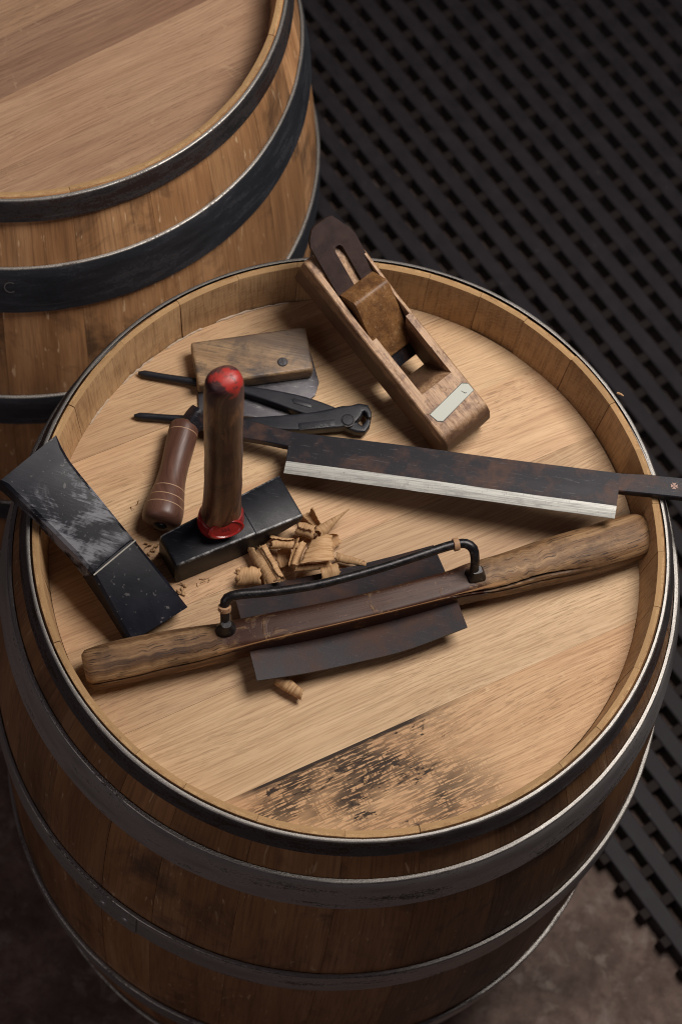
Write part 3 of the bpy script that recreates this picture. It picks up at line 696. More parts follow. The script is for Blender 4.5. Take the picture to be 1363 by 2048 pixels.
# ------------------------------------------------------------------ cooper's hammer standing on its head
def hammer():
    zt = ZH+0.040
    A, B, C_, D = U(310, 1076, zt), U(359, 1129, zt), U(608, 1031, zt-0.003), U(555, 951, zt-0.003)
    p0 = (A+B)/2; p1 = (C_+D)/2
    root = empty('hammer', Vector((p0.x*0.55+p1.x*0.45, p0.y*0.55+p1.y*0.45, ZH)))
    tag(root, 'cooper hammer standing on its black steel head, red-tipped wooden handle upright', 'hammer')
    ex = (p1-p0); L = ex.length; ex.z = 0; ex.normalize(); ey = Vector((-ex.y, ex.x, 0))
    w0 = (A-B).length/2; w1 = (C_-D).length/2
    b0 = Vector((p0.x, p0.y, ZH))
    rings = []
    for t, wf, top, bot in [(0.0, 0.90, 0.0365, 0.004), (0.012, 0.97, 0.0395, 0.001), (0.03, 1, 0.040, 0.0), (0.3, 1, 0.040, 0.0), (0.60, 1, 0.040, 0.0), (0.625, 1, 0.0398, 0.0005), (0.635, 1, 0.0385, 0.001), (0.66, 1, 0.0383, 0.004), (0.70, 1, 0.0383, 0.009), (0.985, 1, 0.0378, 0.026), (1.0, 0.985, 0.0370, 0.0275)]:
        wd = (w0+(w1-w0)*t)*wf; bv = 0.0022
        c = b0+ex*(L*t)
        q = []
        for y, z in [(-wd+bv, top), (0, top+0.0003), (wd-bv, top), (wd-0.0006, top-0.0006), (wd, top-bv), (wd, bot+bv*0.6), (wd-bv, bot), (-wd+bv, bot), (-wd, bot+bv*0.6), (-wd, top-bv), (-wd+0.0006, top-0.0006)]:
            q.append(c+ey*y+Vector((0, 0, z)))
        rings.append(q)
    n_ = len(rings[0]); idx = [1 if j in (2, 3, 9, 10) else 0 for _ in range(len(rings)-1) for j in range(n_)]+[0, 0]
    loft('hammer_head', rings, [BLACK, WORN_GLINT], root, idx=idx)
    # handle
    base = U(441, 1042, zt)
    best = min((abs(U(451, 752, ZH+h/1000).y-base.y), h) for h in range(200, 420))[1]/1000
    top = U(451, 752, ZH+best)
    ax = top-base; H = ax.length; az = ax.normalized(); hx = (ex-az*ex.dot(az)).normalized(); hy = az.cross(hx)
    keys = [(-0.03, 0.0185, 0.0150), (0.0, 0.0190, 0.0155), (0.08, 0.0180, 0.0150), (0.2, 0.0168, 0.0142), (0.4, 0.0163, 0.0140), (0.65, 0.0162, 0.0140), (0.85, 0.0160, 0.0138), (0.95, 0.0156, 0.0135), (0.978, 0.0146, 0.0126), (0.994, 0.0124, 0.0106), (1.004, 0.0085, 0.0072), (1.008, 0.004, 0.0035)]
    rings = []
    N = 46; ts = [-0.03+0.985*i/32 for i in range(33)]+[0.962, 0.970, 0.977, 0.984, 0.990, 0.995, 1.000, 1.004, 1.008]
    for t in ts:
        a, b = [q_*1.05 for q_ in interp(keys, t)]; c = base+ax*t+hx*(0.0012*math.sin(t*5))
        rg = superring(c, hx, hy, a, b, 28, 2.3)
        rings.append([q+mnoise.noise_vector(q*40)*0.0006 for q in rg])
    # scale the paint line to this handle: uv v runs in metres from the eye
    print('HANDLE LEN', H, 'top', top, base)
    loft('handle', rings, HANDLE, root)
    # wax collar
    rings = []
    for t, g_ in [(-0.001, 0.0008), (0.001, 0.0030), (0.004, 0.0036), (0.008, 0.0030), (0.0105, 0.0020), (0.0112, 0.0030), (0.014, 0.0030), (0.018, 0.0018), (0.0195, -0.0006)]:
        rg = superring(base+az*t, hx, hy, 0.0188+g_, 0.0154+g_, 36, 2.2)
        rings.append([q+mnoise.noise_vector(q*120)*0.0006 for q in rg])
    col = loft('wax_collar', rings, WAX, root)
    # oval seal pressed on the side that faces the shavings
    d = (U(452, 1076, zt)-base); d.z = 0; d.normalize()
    sc_ = base+d*0.0165+az*0.017; sx = Vector((-d.y, d.x, 0)); sn = (d*0.80+az*0.5).normalized(); su = sn.cross(sx).normalized()
    if su.z < 0: su = -su
    rings = []
    for k_, (s, o) in enumerate([(1.0, 0.0), (1.02, 0.0018), (0.92, 0.0026), (0.82, 0.0020), (0.78, 0.0014), (0.3, 0.0014)]):
        rings.append(superring(sc_+sn*o, sx, su, 0.0170*s, 0.0090*s, 28, 2.0))
    seal = loft('wax_seal', rings, WAX, root)
    for dx in (-0.0028, 0.0, 0.0030):
        o0 = sc_+sn*0.0016+sx*dx
        pts = [(-0.0011, -0.0018), (0.0009, -0.0018), (0.0009, -0.0011), (-0.0003, -0.0011), (-0.0003, 0.0017), (-0.0011, 0.0017)]
        mesh('seal_letter', [o0+sx*x+su*y for x, y in pts], [tuple(range(len(pts)))], WAXD, root)
hammer()

# ------------------------------------------------------------------ straight drawknife
def drawknife():
    zl, zr = ZH+0.026, ZR+0.0095
    def zx(x): return zl+(zr-zl)*(x-490)/(1320-490)
    def Q(x, y, dz=0): return U(x, y, zx(x)+dz)
    root = empty('drawknife', U(900, 950, ZH)); tag(root, 'straight drawknife with dark blade, bright ground edge and turned brown handle', 'drawknife')
    # blade
    rings = []
    sp = [(581, 863), (800, 889), (1000, 916), (1240, 946)]
    bl = [(572, 922), (800, 952), (1010, 982), (1232, 1012)]
    ed = [(567, 946), (800, 978), (1010, 1007), (1228, 1037)]
    N = 28
    def along(L_, t):
        return interp([(i/(len(L_)-1),)+tuple(p_) for i, p_ in enumerate(L_)], t)
    for i in range(N+1):
        t = i/N; s = along(sp, t); b = along(bl, t); e_ = along(ed, t)
        S, Bv, E_ = Q(*s), Q(*b, -0.0002), Q(*e_, -0.0045)
        nick = 0.0003*mnoise.noise(Vector((t*60, 0, 3)))
        E_ = E_+(E_-Bv).normalized()*nick
        rings.append([S+Vector((0, 0, -0.0006)), S+(Bv-S)*0.012, S+(Bv-S)*0.5, Bv, E_, E_-Vector((0, 0, 0.0004)), Bv-Vector((0, 0, 0.0050)), S-Vector((0, 0, 0.0068))])
    n = len(rings[0]); idx = []
    for k_ in range(N):
        for j in range(n): idx.append(1 if j == 3 else 0)
    idx += [0, 0]
    loft('blade', rings, [PATINA, BRIGHT], root, idx=idx)
    # tangs
    def bar(name, top, bot, th):
        rg = []
        for (a, b) in zip(top, bot):
            S, B_ = Q(*a), Q(*b); h = (B_-S).normalized()*0.0009
            rg.append([S-Vector((0, 0, .0009)), S+h, B_-h, B_-Vector((0, 0, .0009)), B_-Vector((0, 0, th)), S-Vector((0, 0, th))])
        return loft(name, rg, PATINA, root)
    bar('tang', [(392, 822), (440, 831), (493, 838), (540, 852), (583, 862)], [(384, 850), (440, 864), (487, 876), (535, 884), (582, 894)], 0.0075)
    bar('tang', [(1236, 945.5), (1290, 948), (1363, 955), (1470, 969), (1532, 978)], [(1236, 982), (1290, 987), (1363, 995), (1470, 1008), (1524, 1015)], 0.0075)
    # stamped cross on the right tang
    c = Q(1347, 972, 0.0003); ux = (Q(1357, 973, .0003)-c).normalized(); uy = (Q(1347, 962, .0003)-c).normalized()
    for a in range(4):
        ca, sa = math.cos(a*math.pi/2), math.sin(a*math.pi/2)
        P_ = [(0.0003, 0.0002), (0.0034, 0.0021), (0.0029, 0.0), (0.0034, -0.0021), (0.0003, -0.0002)]
        mesh('stamped_petal', [c+ux*(x*ca-y*sa)+uy*(x*sa+y*ca) for x, y in P_], [tuple(range(5))], MARK, root)
    # handles
    def handle(t_px, b_px, zt, zb):
        T, Bt = U(*t_px, zt), U(*b_px, zb); ax = (Bt-T); L = ax.length; ax.normalize()
        sx = ax.orthogonal().normalized(); sy = ax.cross(sx)
        keys = [(0, 0.0125), (0.02, 0.0140), (0.10, 0.0145), (0.25, 0.0140), (0.42, 0.0134), (0.58, 0.0142), (0.72, 0.0168), (0.84, 0.0190), (0.92, 0.0192), (0.96, 0.0178), (0.99, 0.0140), (1.0, 0.010)]
        rings = []
        for i in range(64):
            t = i/63; rings.append(superring(T+ax*(L*t), sx, sy, interp(keys, t)[0], interp(keys, t)[0], 32))
        h = loft('handle', rings, TURNED, root)
        for t in (0.095, 0.66, 0.755, 0.835):
            r_ = interp(keys, t)[0]; rg = []
            for dt, dr in ((-0.0007, -0.0003), (-0.0003, 0.00012), (0.0003, 0.00012), (0.0007, -0.0003)):
                rg.append(superring(T+ax*(L*t+dt), sx, sy, r_+dr, r_+dr, 40))
            loft('turned_ring', rg, RINGC, h, cap=False)
        rg = []
        for dt, r_ in ((-0.002, 0.0065), (0.0012, 0.0065), (0.0026, 0.005), (0.0034, 0.002)):
            rg.append(superring(Bt+ax*dt, sx, sy, r_, r_, 16))
        loft('tang_button', rg, FORGED, h)
        return T, ax
    handle((370, 850), (320, 1052), ZH+0.0165, ZH+0.0195)
    handle((1510, 1010), (1460, 1212), ZR+0.010, ZR+0.013)
    # shoulder where the tang turns into the handle
    a = U(396, 829, ZH+0.023); b = U(376, 858, ZH+0.017)
    tube('tang_bend', [a+(a-b)*0.3, a, (a+b)/2, b], [0.0080, 0.0092, 0.0095, 0.009], PATINA, root, 12, 5, 4)
    a = U(1530, 989, ZR+0.0165); b = U(1514, 1018, ZR+0.0105)
    tube('tang_bend', [a+(a-b)*0.3, a, (a+b)/2, b], [0.0080, 0.0092, 0.0095, 0.009], PATINA, root, 12, 5, 4)
drawknife()

# ------------------------------------------------------------------ scraper with wooden block
def scraper():
    root = empty('scraper', U(510, 740, ZH)); tag(root, 'steel scraper plate with a grimy wooden grip block fixed by one screw', 'scraper')
    zp = ZH+0.0036
    prism('steel_plate', [U(x, y, zp) for x, y in [(392, 700), (610, 668), (638, 764), (630, 790), (566, 838), (398, 826)]], 0.003, PLATE, root, 0.0007)
    zb = zp+0.019
    T = [U(x, y, zb) for x, y in [(381, 684), (611, 652), (627, 738), (396, 770)]]
    c = sum(T, Vector())/4
    v = []; 
    for z, s in ((zp+0.0004, 0.99), (zp+0.008, 1.0), (zb, 1.0)):
        for i in range(4):
            q = c+(T[i]-c)*s; v.append(Vector((q.x, q.y, z)))
    # front lower edge is chamfered towards the plate
    f = [(0, 1, 2, 3), (8, 9, 10, 11)]+[(r+j, r+(j+1) % 4, r+4+(j+1) % 4, r+4+j) for r in (0, 4) for j in range(4)]
    bm_o = mesh('grip_block', v, f, BLOCKW, root, bevel=0.0032, seg=3)
    s = U(565, 724, zb+0.0002); rg = []
    X, Y = Vector((1, 0, 0)), Vector((0, 1, 0))
    for z, r_ in ((-0.002, 0.0050), (0.0004, 0.0050), (0.0010, 0.0044), (0.0012, 0.002)):
        rg.append(superring(s+Vector((0, 0, z)), X, Y, r_, r_, 24))
    sc_ = loft('screw', rg, PLATE, root)
    d = (U(567, 734, zb)-U(563, 715, zb)).normalized(); n = Vector((-d.y, d.x, 0)); o = s+Vector((0, 0, 0.00135))
    mesh('screw_slot', [o+d*0.0044+n*0.0005, o-d*0.0044+n*0.0005, o-d*0.0044-n*0.0005, o+d*0.0044-n*0.0005], [(0, 1, 2, 3)], INK, sc_)
scraper()

# ------------------------------------------------------------------ pincers
def pincers():
    root = empty('pincers', U(600, 820, ZH)); tag(root, 'black steel end-cutting pincers with slightly open handles', 'pincers')
    def flatloft(name, st, mat_):
        keys = []; acc = 0; pr = None
        for x, y, z, hw, hh, p_ in st:
            q = U(x, y, z)
            if pr is not None: acc += (q-pr).length
            keys.append((acc, q.x, q.y, q.z, hw/ppm(z), hh, p_)); pr = q
        N = 44; C = [interp(keys, acc*i/N) for i in range(N+1)]; rings = []
        for i in range(N+1):
            a = Vector(C[max(i-1, 0)][:3]); b = Vector(C[min(i+1, N)][:3]); t = (b-a).normalized()
            s = Vector((t.y, -t.x, 0)).normalized(); u = s.cross(t)
            rings.append(superring(Vector(C[i][:3]), s, u, C[i][3], C[i][4], 40, C[i][5]))
        return loft(name, rings, mat_, root)
    z0 = ZH+0.0042
    A = flatloft('handle_arm', [(277, 746, z0, 3, .0022, 2), (281, 747, z0, 7.0, .0040, 2), (330, 755, z0+.001, 7.2, .0042, 2), (400, 766, z0+.003, 8.2, .0044, 2.2), (480, 781, z0+.0045, 9.5, .0048, 3), (540, 795, z0+.005, 14, .0052, 7), (600, 812, z0+.005, 19, .0052, 9), (650, 828, z0+.005, 18, .0052, 9), (690, 845, z0+.005, 16, .005, 9), (712, 858, z0+.005, 11, .005, 4), (724, 862, z0+.005, 9, .005, 4), (733, 852, z0+.005, 7, .005, 4), (736, 844, z0+.005, 4.5, .005, 4)], NIPPER)
    zb = z0+0.0075
    B = flatloft('handle_arm', [(268, 832, z0, 3, .0022, 2), (272, 832, z0, 7, .004, 2), (330, 836, z0+.001, 7.2, .0042, 2), (390, 840, z0+.002, 8.2, .0044, 2.2), (470, 847, z0+.004, 9.5, .0048, 3), (540, 849, zb-.001, 15, .0052, 7), (600, 848, zb, 19, .0054, 9), (650, 843, zb, 21, .0056, 9), (690, 836, zb, 23.5, .0060, 9), (707, 829, zb, 18, .0060, 8), (720, 820, zb, 12, .0058, 4), (730, 820, zb, 9.5, .0056, 4), (736, 829, zb, 6.5, .0054, 4), (738, 839, zb, 4, .005, 4)], NIPPER)
    zt = zb+0.0058
    X, Y = Vector((1, 0, 0)), Vector((0, 1, 0))
    c = U(695, 841, zt)
    loft('pivot_pin', [superring(c+Vector((0, 0, z)), X, Y, r_, r_, 24) for z, r_ in ((-0.002, .0056), (0.0007, .0056), (0.0012, .0051), (0.0013, .002))], NIPPER, root)
    loft('pivot_rim', [superring(c+Vector((0, 0, z)), X, Y, r_, r_, 28) for z, r_ in ((-0.001, .0070), (0.00035, .0070), (0.0004, .0062), (0.0001, .0060))], FORGED, root)
    # raised plaques and lettering
    def plaque(pts, z):
        prism('raised_plaque', [U(x, y, z) for x, y in pts], 0.001, NIPPER, root, 0.0003)
    plaque([(584, 798), (588, 796), (622, 807), (624, 811), (621, 815), (587, 806)], z0+0.0109)
    plaque([(597, 846), (669, 838), (670, 852), (599, 860)], zt+0.0003)
    d = (U(669, 845, zt)-U(597, 853, zt)).normalized()
    cu = bpy.data.curves.new('t', 'FONT'); cu.body = 'WIENYCOE'; cu.size = 0.0062; cu.extrude = 0.0002
    ob = bpy.data.objects.new('t', cu); sc.collection.objects.link(ob)
    me = bpy.data.meshes.new_from_object(ob.evaluated_get(bpy.context.evaluated_depsgraph_get()))
    bpy.data.objects.remove(ob)
    xs = [v.co.x for v in me.vertices]; wdt = max(xs)-min(xs); k_ = 0.030/wdt
    for v in me.vertices: v.co = Vector(((v.co.x-min(xs))*k_, v.co.y, v.co.z))
    me.materials.clear(); me.materials.append(NIPPER)
    o = link('embossed_lettering', me, root)
    Z = Vector((0, 0, 1)); mm = Matrix((d, Z.cross(d), Z)).transposed().to_4x4(); mm.translation = U(601, 858, zt+0.0005)-root.location
    o.matrix_local = mm
pincers()

# ------------------------------------------------------------------ wooden plane
def plane():
    yaw, pit, rl = 2.4779, 0.2429, -0.049
    O = Vector((0.089, 0.143, ZH+0.0006)); W, H, L = 0.058, 0.0432, 0.229
    ax = Vector((math.cos(yaw)*math.cos(pit), math.sin(yaw)*math.cos(pit), math.sin(pit)))
    ay0 = Vector((-math.sin(yaw), math.cos(yaw), 0)); az0 = ax.cross(ay0)
    ay = ay0*math.cos(rl)+az0*math.sin(rl); az = ax.cross(ay)
    mw = Matrix((ax, ay, az)).transposed().to_4x4(); mw.translation = O
    root = bpy.data.objects.new('wooden_plane', None); sc.collection.objects.link(root); root.empty_display_size = 0.05
    root.matrix_world = mw
    tag(root, 'worn wooden hand plane with slotted iron, its tail propped on the barrel rim', 'hand plane')
    mwi = mw.inverted()
    def local(name, v, f, mt, bevel=0.0, seg=2, angle=30, parent=root, keep=False):
        me = bpy.data.meshes.new(name); me.from_pydata([Vector(a) for a in v], [], f); me.materials.append(mt)
        bm = bmesh.new(); bm.from_mesh(me); bmesh.ops.recalc_face_normals(bm, faces=bm.faces)
        if bevel:
            es = [e for e in bm.edges if len(e.link_faces) == 2 and e.calc_face_angle(0) > R_(angle)]
            bmesh.ops.bevel(bm, geom=es, offset=bevel, segments=seg, profile=0.6, affect='EDGES', clamp_overlap=True)
        bm.to_mesh(me); bm.free()
        me.polygons.foreach_set('use_smooth', [True]*len(me.polygons)); me.set_sharp_from_angle(angle=R_(40))
        return link(name, me, parent)
    def extr(prof, y0, y1):
        n = len(prof); v = [(x, y0, z) for x, z in prof]+[(x, y1, z) for x, z in prof]
        return v, [tuple(range(n))[::-1], tuple(range(n, 2*n))]+[(i, (i+1) % n, (i+1) % n+n, i+n) for i in range(n)]
    # stock: outer block
    prof = [(0.003, 0.0), (L, 0.0), (L, H+0.003), (L-0.004, H+0.007), (L-0.03, H+0.0065), (0.15, H+0.0005), (0.012, H), (0.004, H-0.005), (0.0, H-0.014), (0.0, 0.006)]
    v, f = extr(prof, -W/2, W/2)
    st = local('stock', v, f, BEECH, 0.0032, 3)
    a = R_(25); x0 = 0.103
    yi0, yi1 = -0.0245, 0.0215
    def cutter(prof, y0, y1):
        v, f = extr(prof, y0, y1); me = bpy.data.meshes.new('c'); me.from_pydata(v, [], f)
        bm = bmesh.new(); bm.from_mesh(me); bmesh.ops.recalc_face_normals(bm, faces=bm.faces); bm.to_mesh(me); bm.free()
        o = link('c', me, root); return o
    # throat: front wall slopes, bed at 25 degrees, mouth open
    cut1 = cutter([(0.084, -0.01), (0.103, -0.01), (x0, 0.0), (x0+0.11/math.tan(a)*0.5, 0.055), (0.050, 0.055), (0.060, H-0.004), (0.083, 0.004)], yi0+0.004, yi1-0.004)
    cut2 = cutter([(x0+0.02, 0.0095), (x0+0.06/math.tan(a), 0.06), (0.135, 0.06), (0.127, H-0.001), (0.118, 0.012)], yi0-0.0008, yi1+0.0008)
    for c in (cut1, cut2):
        md = st.modifiers.new('b', 'BOOLEAN'); md.operation = 'DIFFERENCE'; md.object = c; md.solver = 'EXACT'
    bpy.context.view_layer.update()
    me = bpy.data.meshes.new_from_object(st.evaluated_get(bpy.context.evaluated_depsgraph_get()))
    st.modifiers.clear(); st.data = me; me.name = 'stock'
    for c in (cut1, cut2): bpy.data.objects.remove(c)
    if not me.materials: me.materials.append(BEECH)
    me.polygons.foreach_set('use_smooth', [True]*len(me.polygons)); me.set_sharp_from_angle(angle=R_(30))
    # iron: coordinates t along the bed, y across
    ca, sa = math.cos(a), math.sin(a)
    def bed(t, y, o): return (x0+t*ca-o*sa, y, t*sa+o*ca)
    outline = [(-0.004, 0.0195), (0.145, 0.0195), (0.1515, 0.0165), (0.1585, 0.0095), (0.1600, 0.004), (0.1600, -0.011), (0.1585, -0.016), (0.1370, -0.0265), (0.1300, -0.0280), (0.0, -0.0240), (-0.004, -0.0240)]
    cy = -0.0050; hw = 0.0047; slot = []
    for q in range(9):
        t = math.pi*(q/8); slot.append((0.1265+hw*math.sin(t), cy+hw*math.cos(t)))
    # two halves around the slot, bridged (one mesh)
    outl = outline[0:5]+[(0.1600, cy)]; outr = [(0.1600, cy)]+outline[5:]
    top_l = outl+[(0.1265+hw, cy)]+[s for s in slot[:5]][::-1][1:]+[(0.03, cy+hw), (-0.004, cy+hw)]
    top_r = outr+[(-0.004, cy-hw), (0.03, cy-hw)]+[s for s in slot[4:]][::-1]
    v, f = [], []
    for poly in (top_l, top_r):
        b = len(v); n = len(poly)
        v += [bed(t, y, 0.0042) for t, y in poly]+[bed(t, y, 0.0006) for t, y in poly]
        f += [tuple(range(b, b+n)), tuple(range(b+n, b+2*n))[::-1]]+[(b+i, b+(i+1) % n, b+(i+1) % n+n, b+i+n) for i in range(n)]
    local('plane_iron', v, f, PLANE_IRON)
    # solid cutting end of the iron
    v = [bed(t, y, o) for t, y, o in [(-0.006, 0.0175, 0.0043), (0.03, 0.0175, 0.0046), (0.03, -0.0222, 0.0046), (-0.006, -0.0222, 0.0043), (-0.003, 0.0175, 0.0002), (0.03, 0.0175, 0.0002), (0.03, -0.0222, 0.0002), (-0.003, -0.0222, 0.0002)]]
    local('cutting_end', v, [(0, 1, 2, 3), (7, 6, 5, 4), (0, 1, 5, 4), (1, 2, 6, 5), (2, 3, 7, 6), (3, 0, 4, 7)], PATINA)
    # wedge
    secs = [(0.010, 0.005), (0.040, 0.0130), (0.074, 0.0225), (0.079, 0.0228), (0.082, 0.0215), (0.089, 0.006)]
    prof = [(0.008, 0.0048)]+[(t, 0.0046+h) for t, h in secs]+[(0.0905, 0.0048)]
    n = len(prof); v = []
    for y, ins in ((-0.0235, 0), (0.0190, 0)):
        v += [bed(t, y if t > 0.03 else y*0.96, o) for t, o in prof]
    f = [tuple(range(n))[::-1], tuple(range(n, 2*n))]+[(i, (i+1) % n, (i+1) % n+n, i+n) for i in range(n)]
    local('wedge', v, f, WEDGE, 0.0018, 2, 24)
    # enamel strip let into the toe, with its black tick
    zt = H+0.0004
    lab = [(0.0375, 0.0245), (0.0300, 0.0232), (0.0252, 0.0180), (0.0310, -0.0272), (0.0395, -0.0272), (0.0425, -0.0225)]
    lab = [(0.0375, 0.0240), (0.0285, 0.0222), (0.0250, 0.0180), (0.0305, -0.0268), (0.0385, -0.0266), (0.0425, -0.0215)]
    v = [(x, y, zt+0.0003) for x, y in lab]+[(x, y, zt-0.001) for x, y in lab]; n = len(lab)
    local('enamel_strip', v, [tuple(range(n)), tuple(range(n, 2*n))[::-1]]+[(i, (i+1) % n, (i+1) % n+n, i+n) for i in range(n)], ENAMEL, 0)
    e2 = [((x-0.0338)*1.09+0.0338, (y+0.0015)*1.02-0.0015, zt+0.00005) for x, y in lab]
    local('strip_outline', e2, [tuple(range(n))], INK)
    tk = [(0.0375, -0.0160), (0.0372, -0.0164), (0.0335, -0.0182), (0.0330, -0.0196), (0.0324, -0.0194), (0.0331, -0.0176)]
    local('strip_mark', [(x, y, zt+0.0006) for x, y in tk], [tuple(range(6))], INK)
plane()

# ------------------------------------------------------------------ two-handled shave (front)
def shave():
    root = empty('shave', U(720, 1215, ZH)); tag(root, 'two-handled cooper shave with weathered wooden stock, curved steel blade and iron rod', 'shave')
    # centre px, z, half width px (in the picture plane), half height m, squareness
    st = [(172, 1342, .019, 30, .0150, 3.0), (180, 1340, .0195, 37, .0180, 3.0), (240, 1325, .0200, 40.5, .0188, 2.8), (330, 1306, .0205, 40, .0190, 2.6), (400, 1293, .0215, 37, .0185, 2.8), (450, 1284, .0235, 34, .0175, 3.4), (520, 1268, .0265, 30, .0165, 6), (620, 1247, .0285, 28, .0155, 7), (720, 1224, .0290, 27, .0150, 7), (820, 1199, .0285, 28, .0155, 7), (900, 1178, .0265, 30, .0165, 5), (950, 1163, .0240, 36, .0180, 3), (1010, 1148, .0220, 40, .0190, 2.6), (1100, 1123, .0210, 45, .0198, 2.6), (1190, 1098, .0210, 48, .0200, 2.6), (1255, 1078, .0205, 47, .0192, 2.8), (1284, 1070, .0200, 40, .0170, 3.0), (1292, 1068, .0198, 28, .0130, 3.0)]
    keys = []; acc = 0; pr = None
    for x, y, z, hw, hh, p_ in st:
        q = U(x, y, ZH+z)
        if pr is not None: acc += (q-pr).length
        keys.append((acc, q.x, q.y, q.z, hw/ppm(ZH+z), hh, p_)); pr = q
    N = 170; C = [interp(keys, acc*i/N) for i in range(N+1)]; rings = []; crack = []
    for i in range(N+1):
        a = Vector(C[max(i-1, 0)][:3]); b = Vector(C[min(i+1, N)][:3]); t = (b-a).normalized()
        s = Vector((t.y, -t.x, 0)).normalized(); u = s.cross(t)
        if u.z < 0: u = -u
        c = Vector(C[i][:3]); l = i/N
        rg = superring(c, s, u, C[i][3], C[i][4], 112, C[i][5]); out = []; crack.append([0.0]*112)
        for j, q in enumerate(rg):
            ang = 2*math.pi*j/112; rad = (q-c)
            k_ = 1+0.020*mnoise.noise(q*26)+0.014*mnoise.noise(Vector((q.x*30, q.y*30, q.z*160)))
            # long drying cracks in the handles
            d_ = 9; amp = 0
            if l < 0.30: d_ = abs(ang-(0.22+0.55*l+0.03*math.sin(l*60)))/0.075; amp = 0.20*min(1, (0.30-l)*12)
            if 0.60 < l < 0.88:
                d1_ = abs(ang-(0.62+0.10*math.sin(l*34)))/0.10; d2_ = abs(ang-(0.28+0.05*math.sin(l*50)))/0.07
                d_ = min(d1_, d2_); amp = (0.24 if d1_ < d2_ else 0.14)*min(1, (l-0.60)*14, (0.88-l)*10)
            if d_ < 1: k_ -= amp*(1-d_); crack[-1][j] = min(1.0, (1-d_)*amp*7)
            out.append(c+rad*k_)
        rings.append(out)
    print('SHAVE LEN', acc)
    so = loft('stock', rings, SADDLE, root)
    at = so.data.attributes.new('wear', 'FLOAT', 'POINT'); a2 = so.data.attributes.new('crack', 'FLOAT', 'POINT'); at = so.data.attributes['wear']
    for i in range(len(rings)):
        for j in range(112):
            ang = 2*math.pi*j/112; l = i/N
            a2.data[i*112+j].value = crack[i][j]
            at.data[i*112+j].value = max(0.0, 1-abs(ang-0.80-0.06*math.sin(l*19))/0.16)*(1.0 if 0.22 < l < 0.72 else 0.25)
    # blade: a curved sheet through the stock
    back = [(466, 1181), (560, 1163), (662, 1142), (770, 1116), (866, 1090)]
    front = [(514, 1361), (612, 1346), (720, 1323), (815, 1299), (934, 1254)]
    v = []; NU, NV = 30, 10; f = []
    for side in (0, 1):
        for i in range(NU+1):
            t = i/NU
            bx = interp([(q/4,)+p_ for q, p_ in enumerate(back)], t); fx = interp([(q/4,)+p_ for q, p_ in enumerate(front)], t)
            sag = -0.007*(1-(2*t-1)**2)
            Bp = U(bx[0], bx[1], ZH+0.0155+sag*0.9); Fp = U(fx[0], fx[1], ZH+0.028+sag)
            for j in range(NV+1):
                s = j/NV; v.append(Bp+(Fp-Bp)*s+Vector((0, 0, -0.0022*side+(0.003*math.sin(math.pi*s)))))
    M_ = (NU+1)*(NV+1)
    for i in range(NU):
        for j in range(NV):
            a = i*(NV+1)+j; b = a+NV+1
            f.append((a, b, b+1, a+1)); f.append((M_+a, M_+a+1, M_+b+1, M_+b))
    for i in range(NU):
        for j in (0, NV):
            a = i*(NV+1)+j; b = a+NV+1; f.append((a, b, M_+b, M_+a))
    for j in range(NV):
        for i in (0, NU):
            a = i*(NV+1)+j; f.append((a, a+1, M_+a+1, M_+a))
    mesh('blade', v, f, PATINA2, root)
    # bent iron rod
    pts = [(449, 1262, .044), (450, 1240, .052), (449, 1213, .066), (453, 1197, .073), (472, 1190, .075), (540, 1184, .075), (620, 1172, .075), (700, 1153, .075), (780, 1130, .075), (850, 1107, .075), (900, 1091, .075), (930, 1087, .075), (945, 1097, .073), (949, 1116, .066), (948, 1135, .055), (947, 1152, .045)]
    tube('iron_rod', [U(x, y, ZH+z) for x, y, z in pts], [.0045, .0043, .0043, .0045, .0046, .0043, .0042, .0042, .0042, .0043, .0045, .0046, .0047, .0043, .0043, .0045], FORGED, root, 14, 5)
    for (x, y, z, r_, p_) in ((452, 1258, .042, .0092, 2.2), (950, 1150, .042, .0090, 5)):
        c = U(x, y, ZH+z); t = (U(1290, 1070, ZH)-U(180, 1340, ZH)).normalized(); s = Vector((-t.y, t.x, 0))
        rg = [superring(c+Vector((0, 0, h)), t, s, q, q*0.85, 20, p_) for h, q in ((-.008, r_*1.05), (.001, r_), (.004, r_*0.9), (.008, r_*0.62), (.012, r_*0.5))]
        loft('rod_collar', rg, FORGED, root)
    # raffia bindings
    def binding(c, t, r_):
        s = t.orthogonal().normalized(); u = t.cross(s); rg = []
        for d, k_ in ((-.0028, 0.0), (-.0024, .0009), (0, .0012), (.0024, .0009), (.0028, 0.0)):
            rg.append([q+mnoise.noise_vector(q*400)*0.0004 for q in superring(c+t*d, s, u, r_+k_, r_+k_, 20)])
        loft('raffia_binding', rg, RAFFIA, root)
    binding(U(911, 1089, ZH+.075), (U(930, 1087, ZH+.075)-U(890, 1095, ZH+.075)).normalized(), .0052)
    binding(U(449, 1216, ZH+.065), (U(449, 1213, ZH+.066)-U(450, 1240, ZH+.052)).normalized(), .0050)
    for dx, dy in ((-10, -8), (8, -9), (12, 4), (-6, 8)):
        a = U(449, 1216, ZH+.066); b = U(449+dx, 1216+dy, ZH+.069)
        tube('raffia_end', [a, (a+b)/2+Vector((0, 0, .001)), b], [.0006, .0005, .0002], RAFFIA, root, 6, 4)
shave()

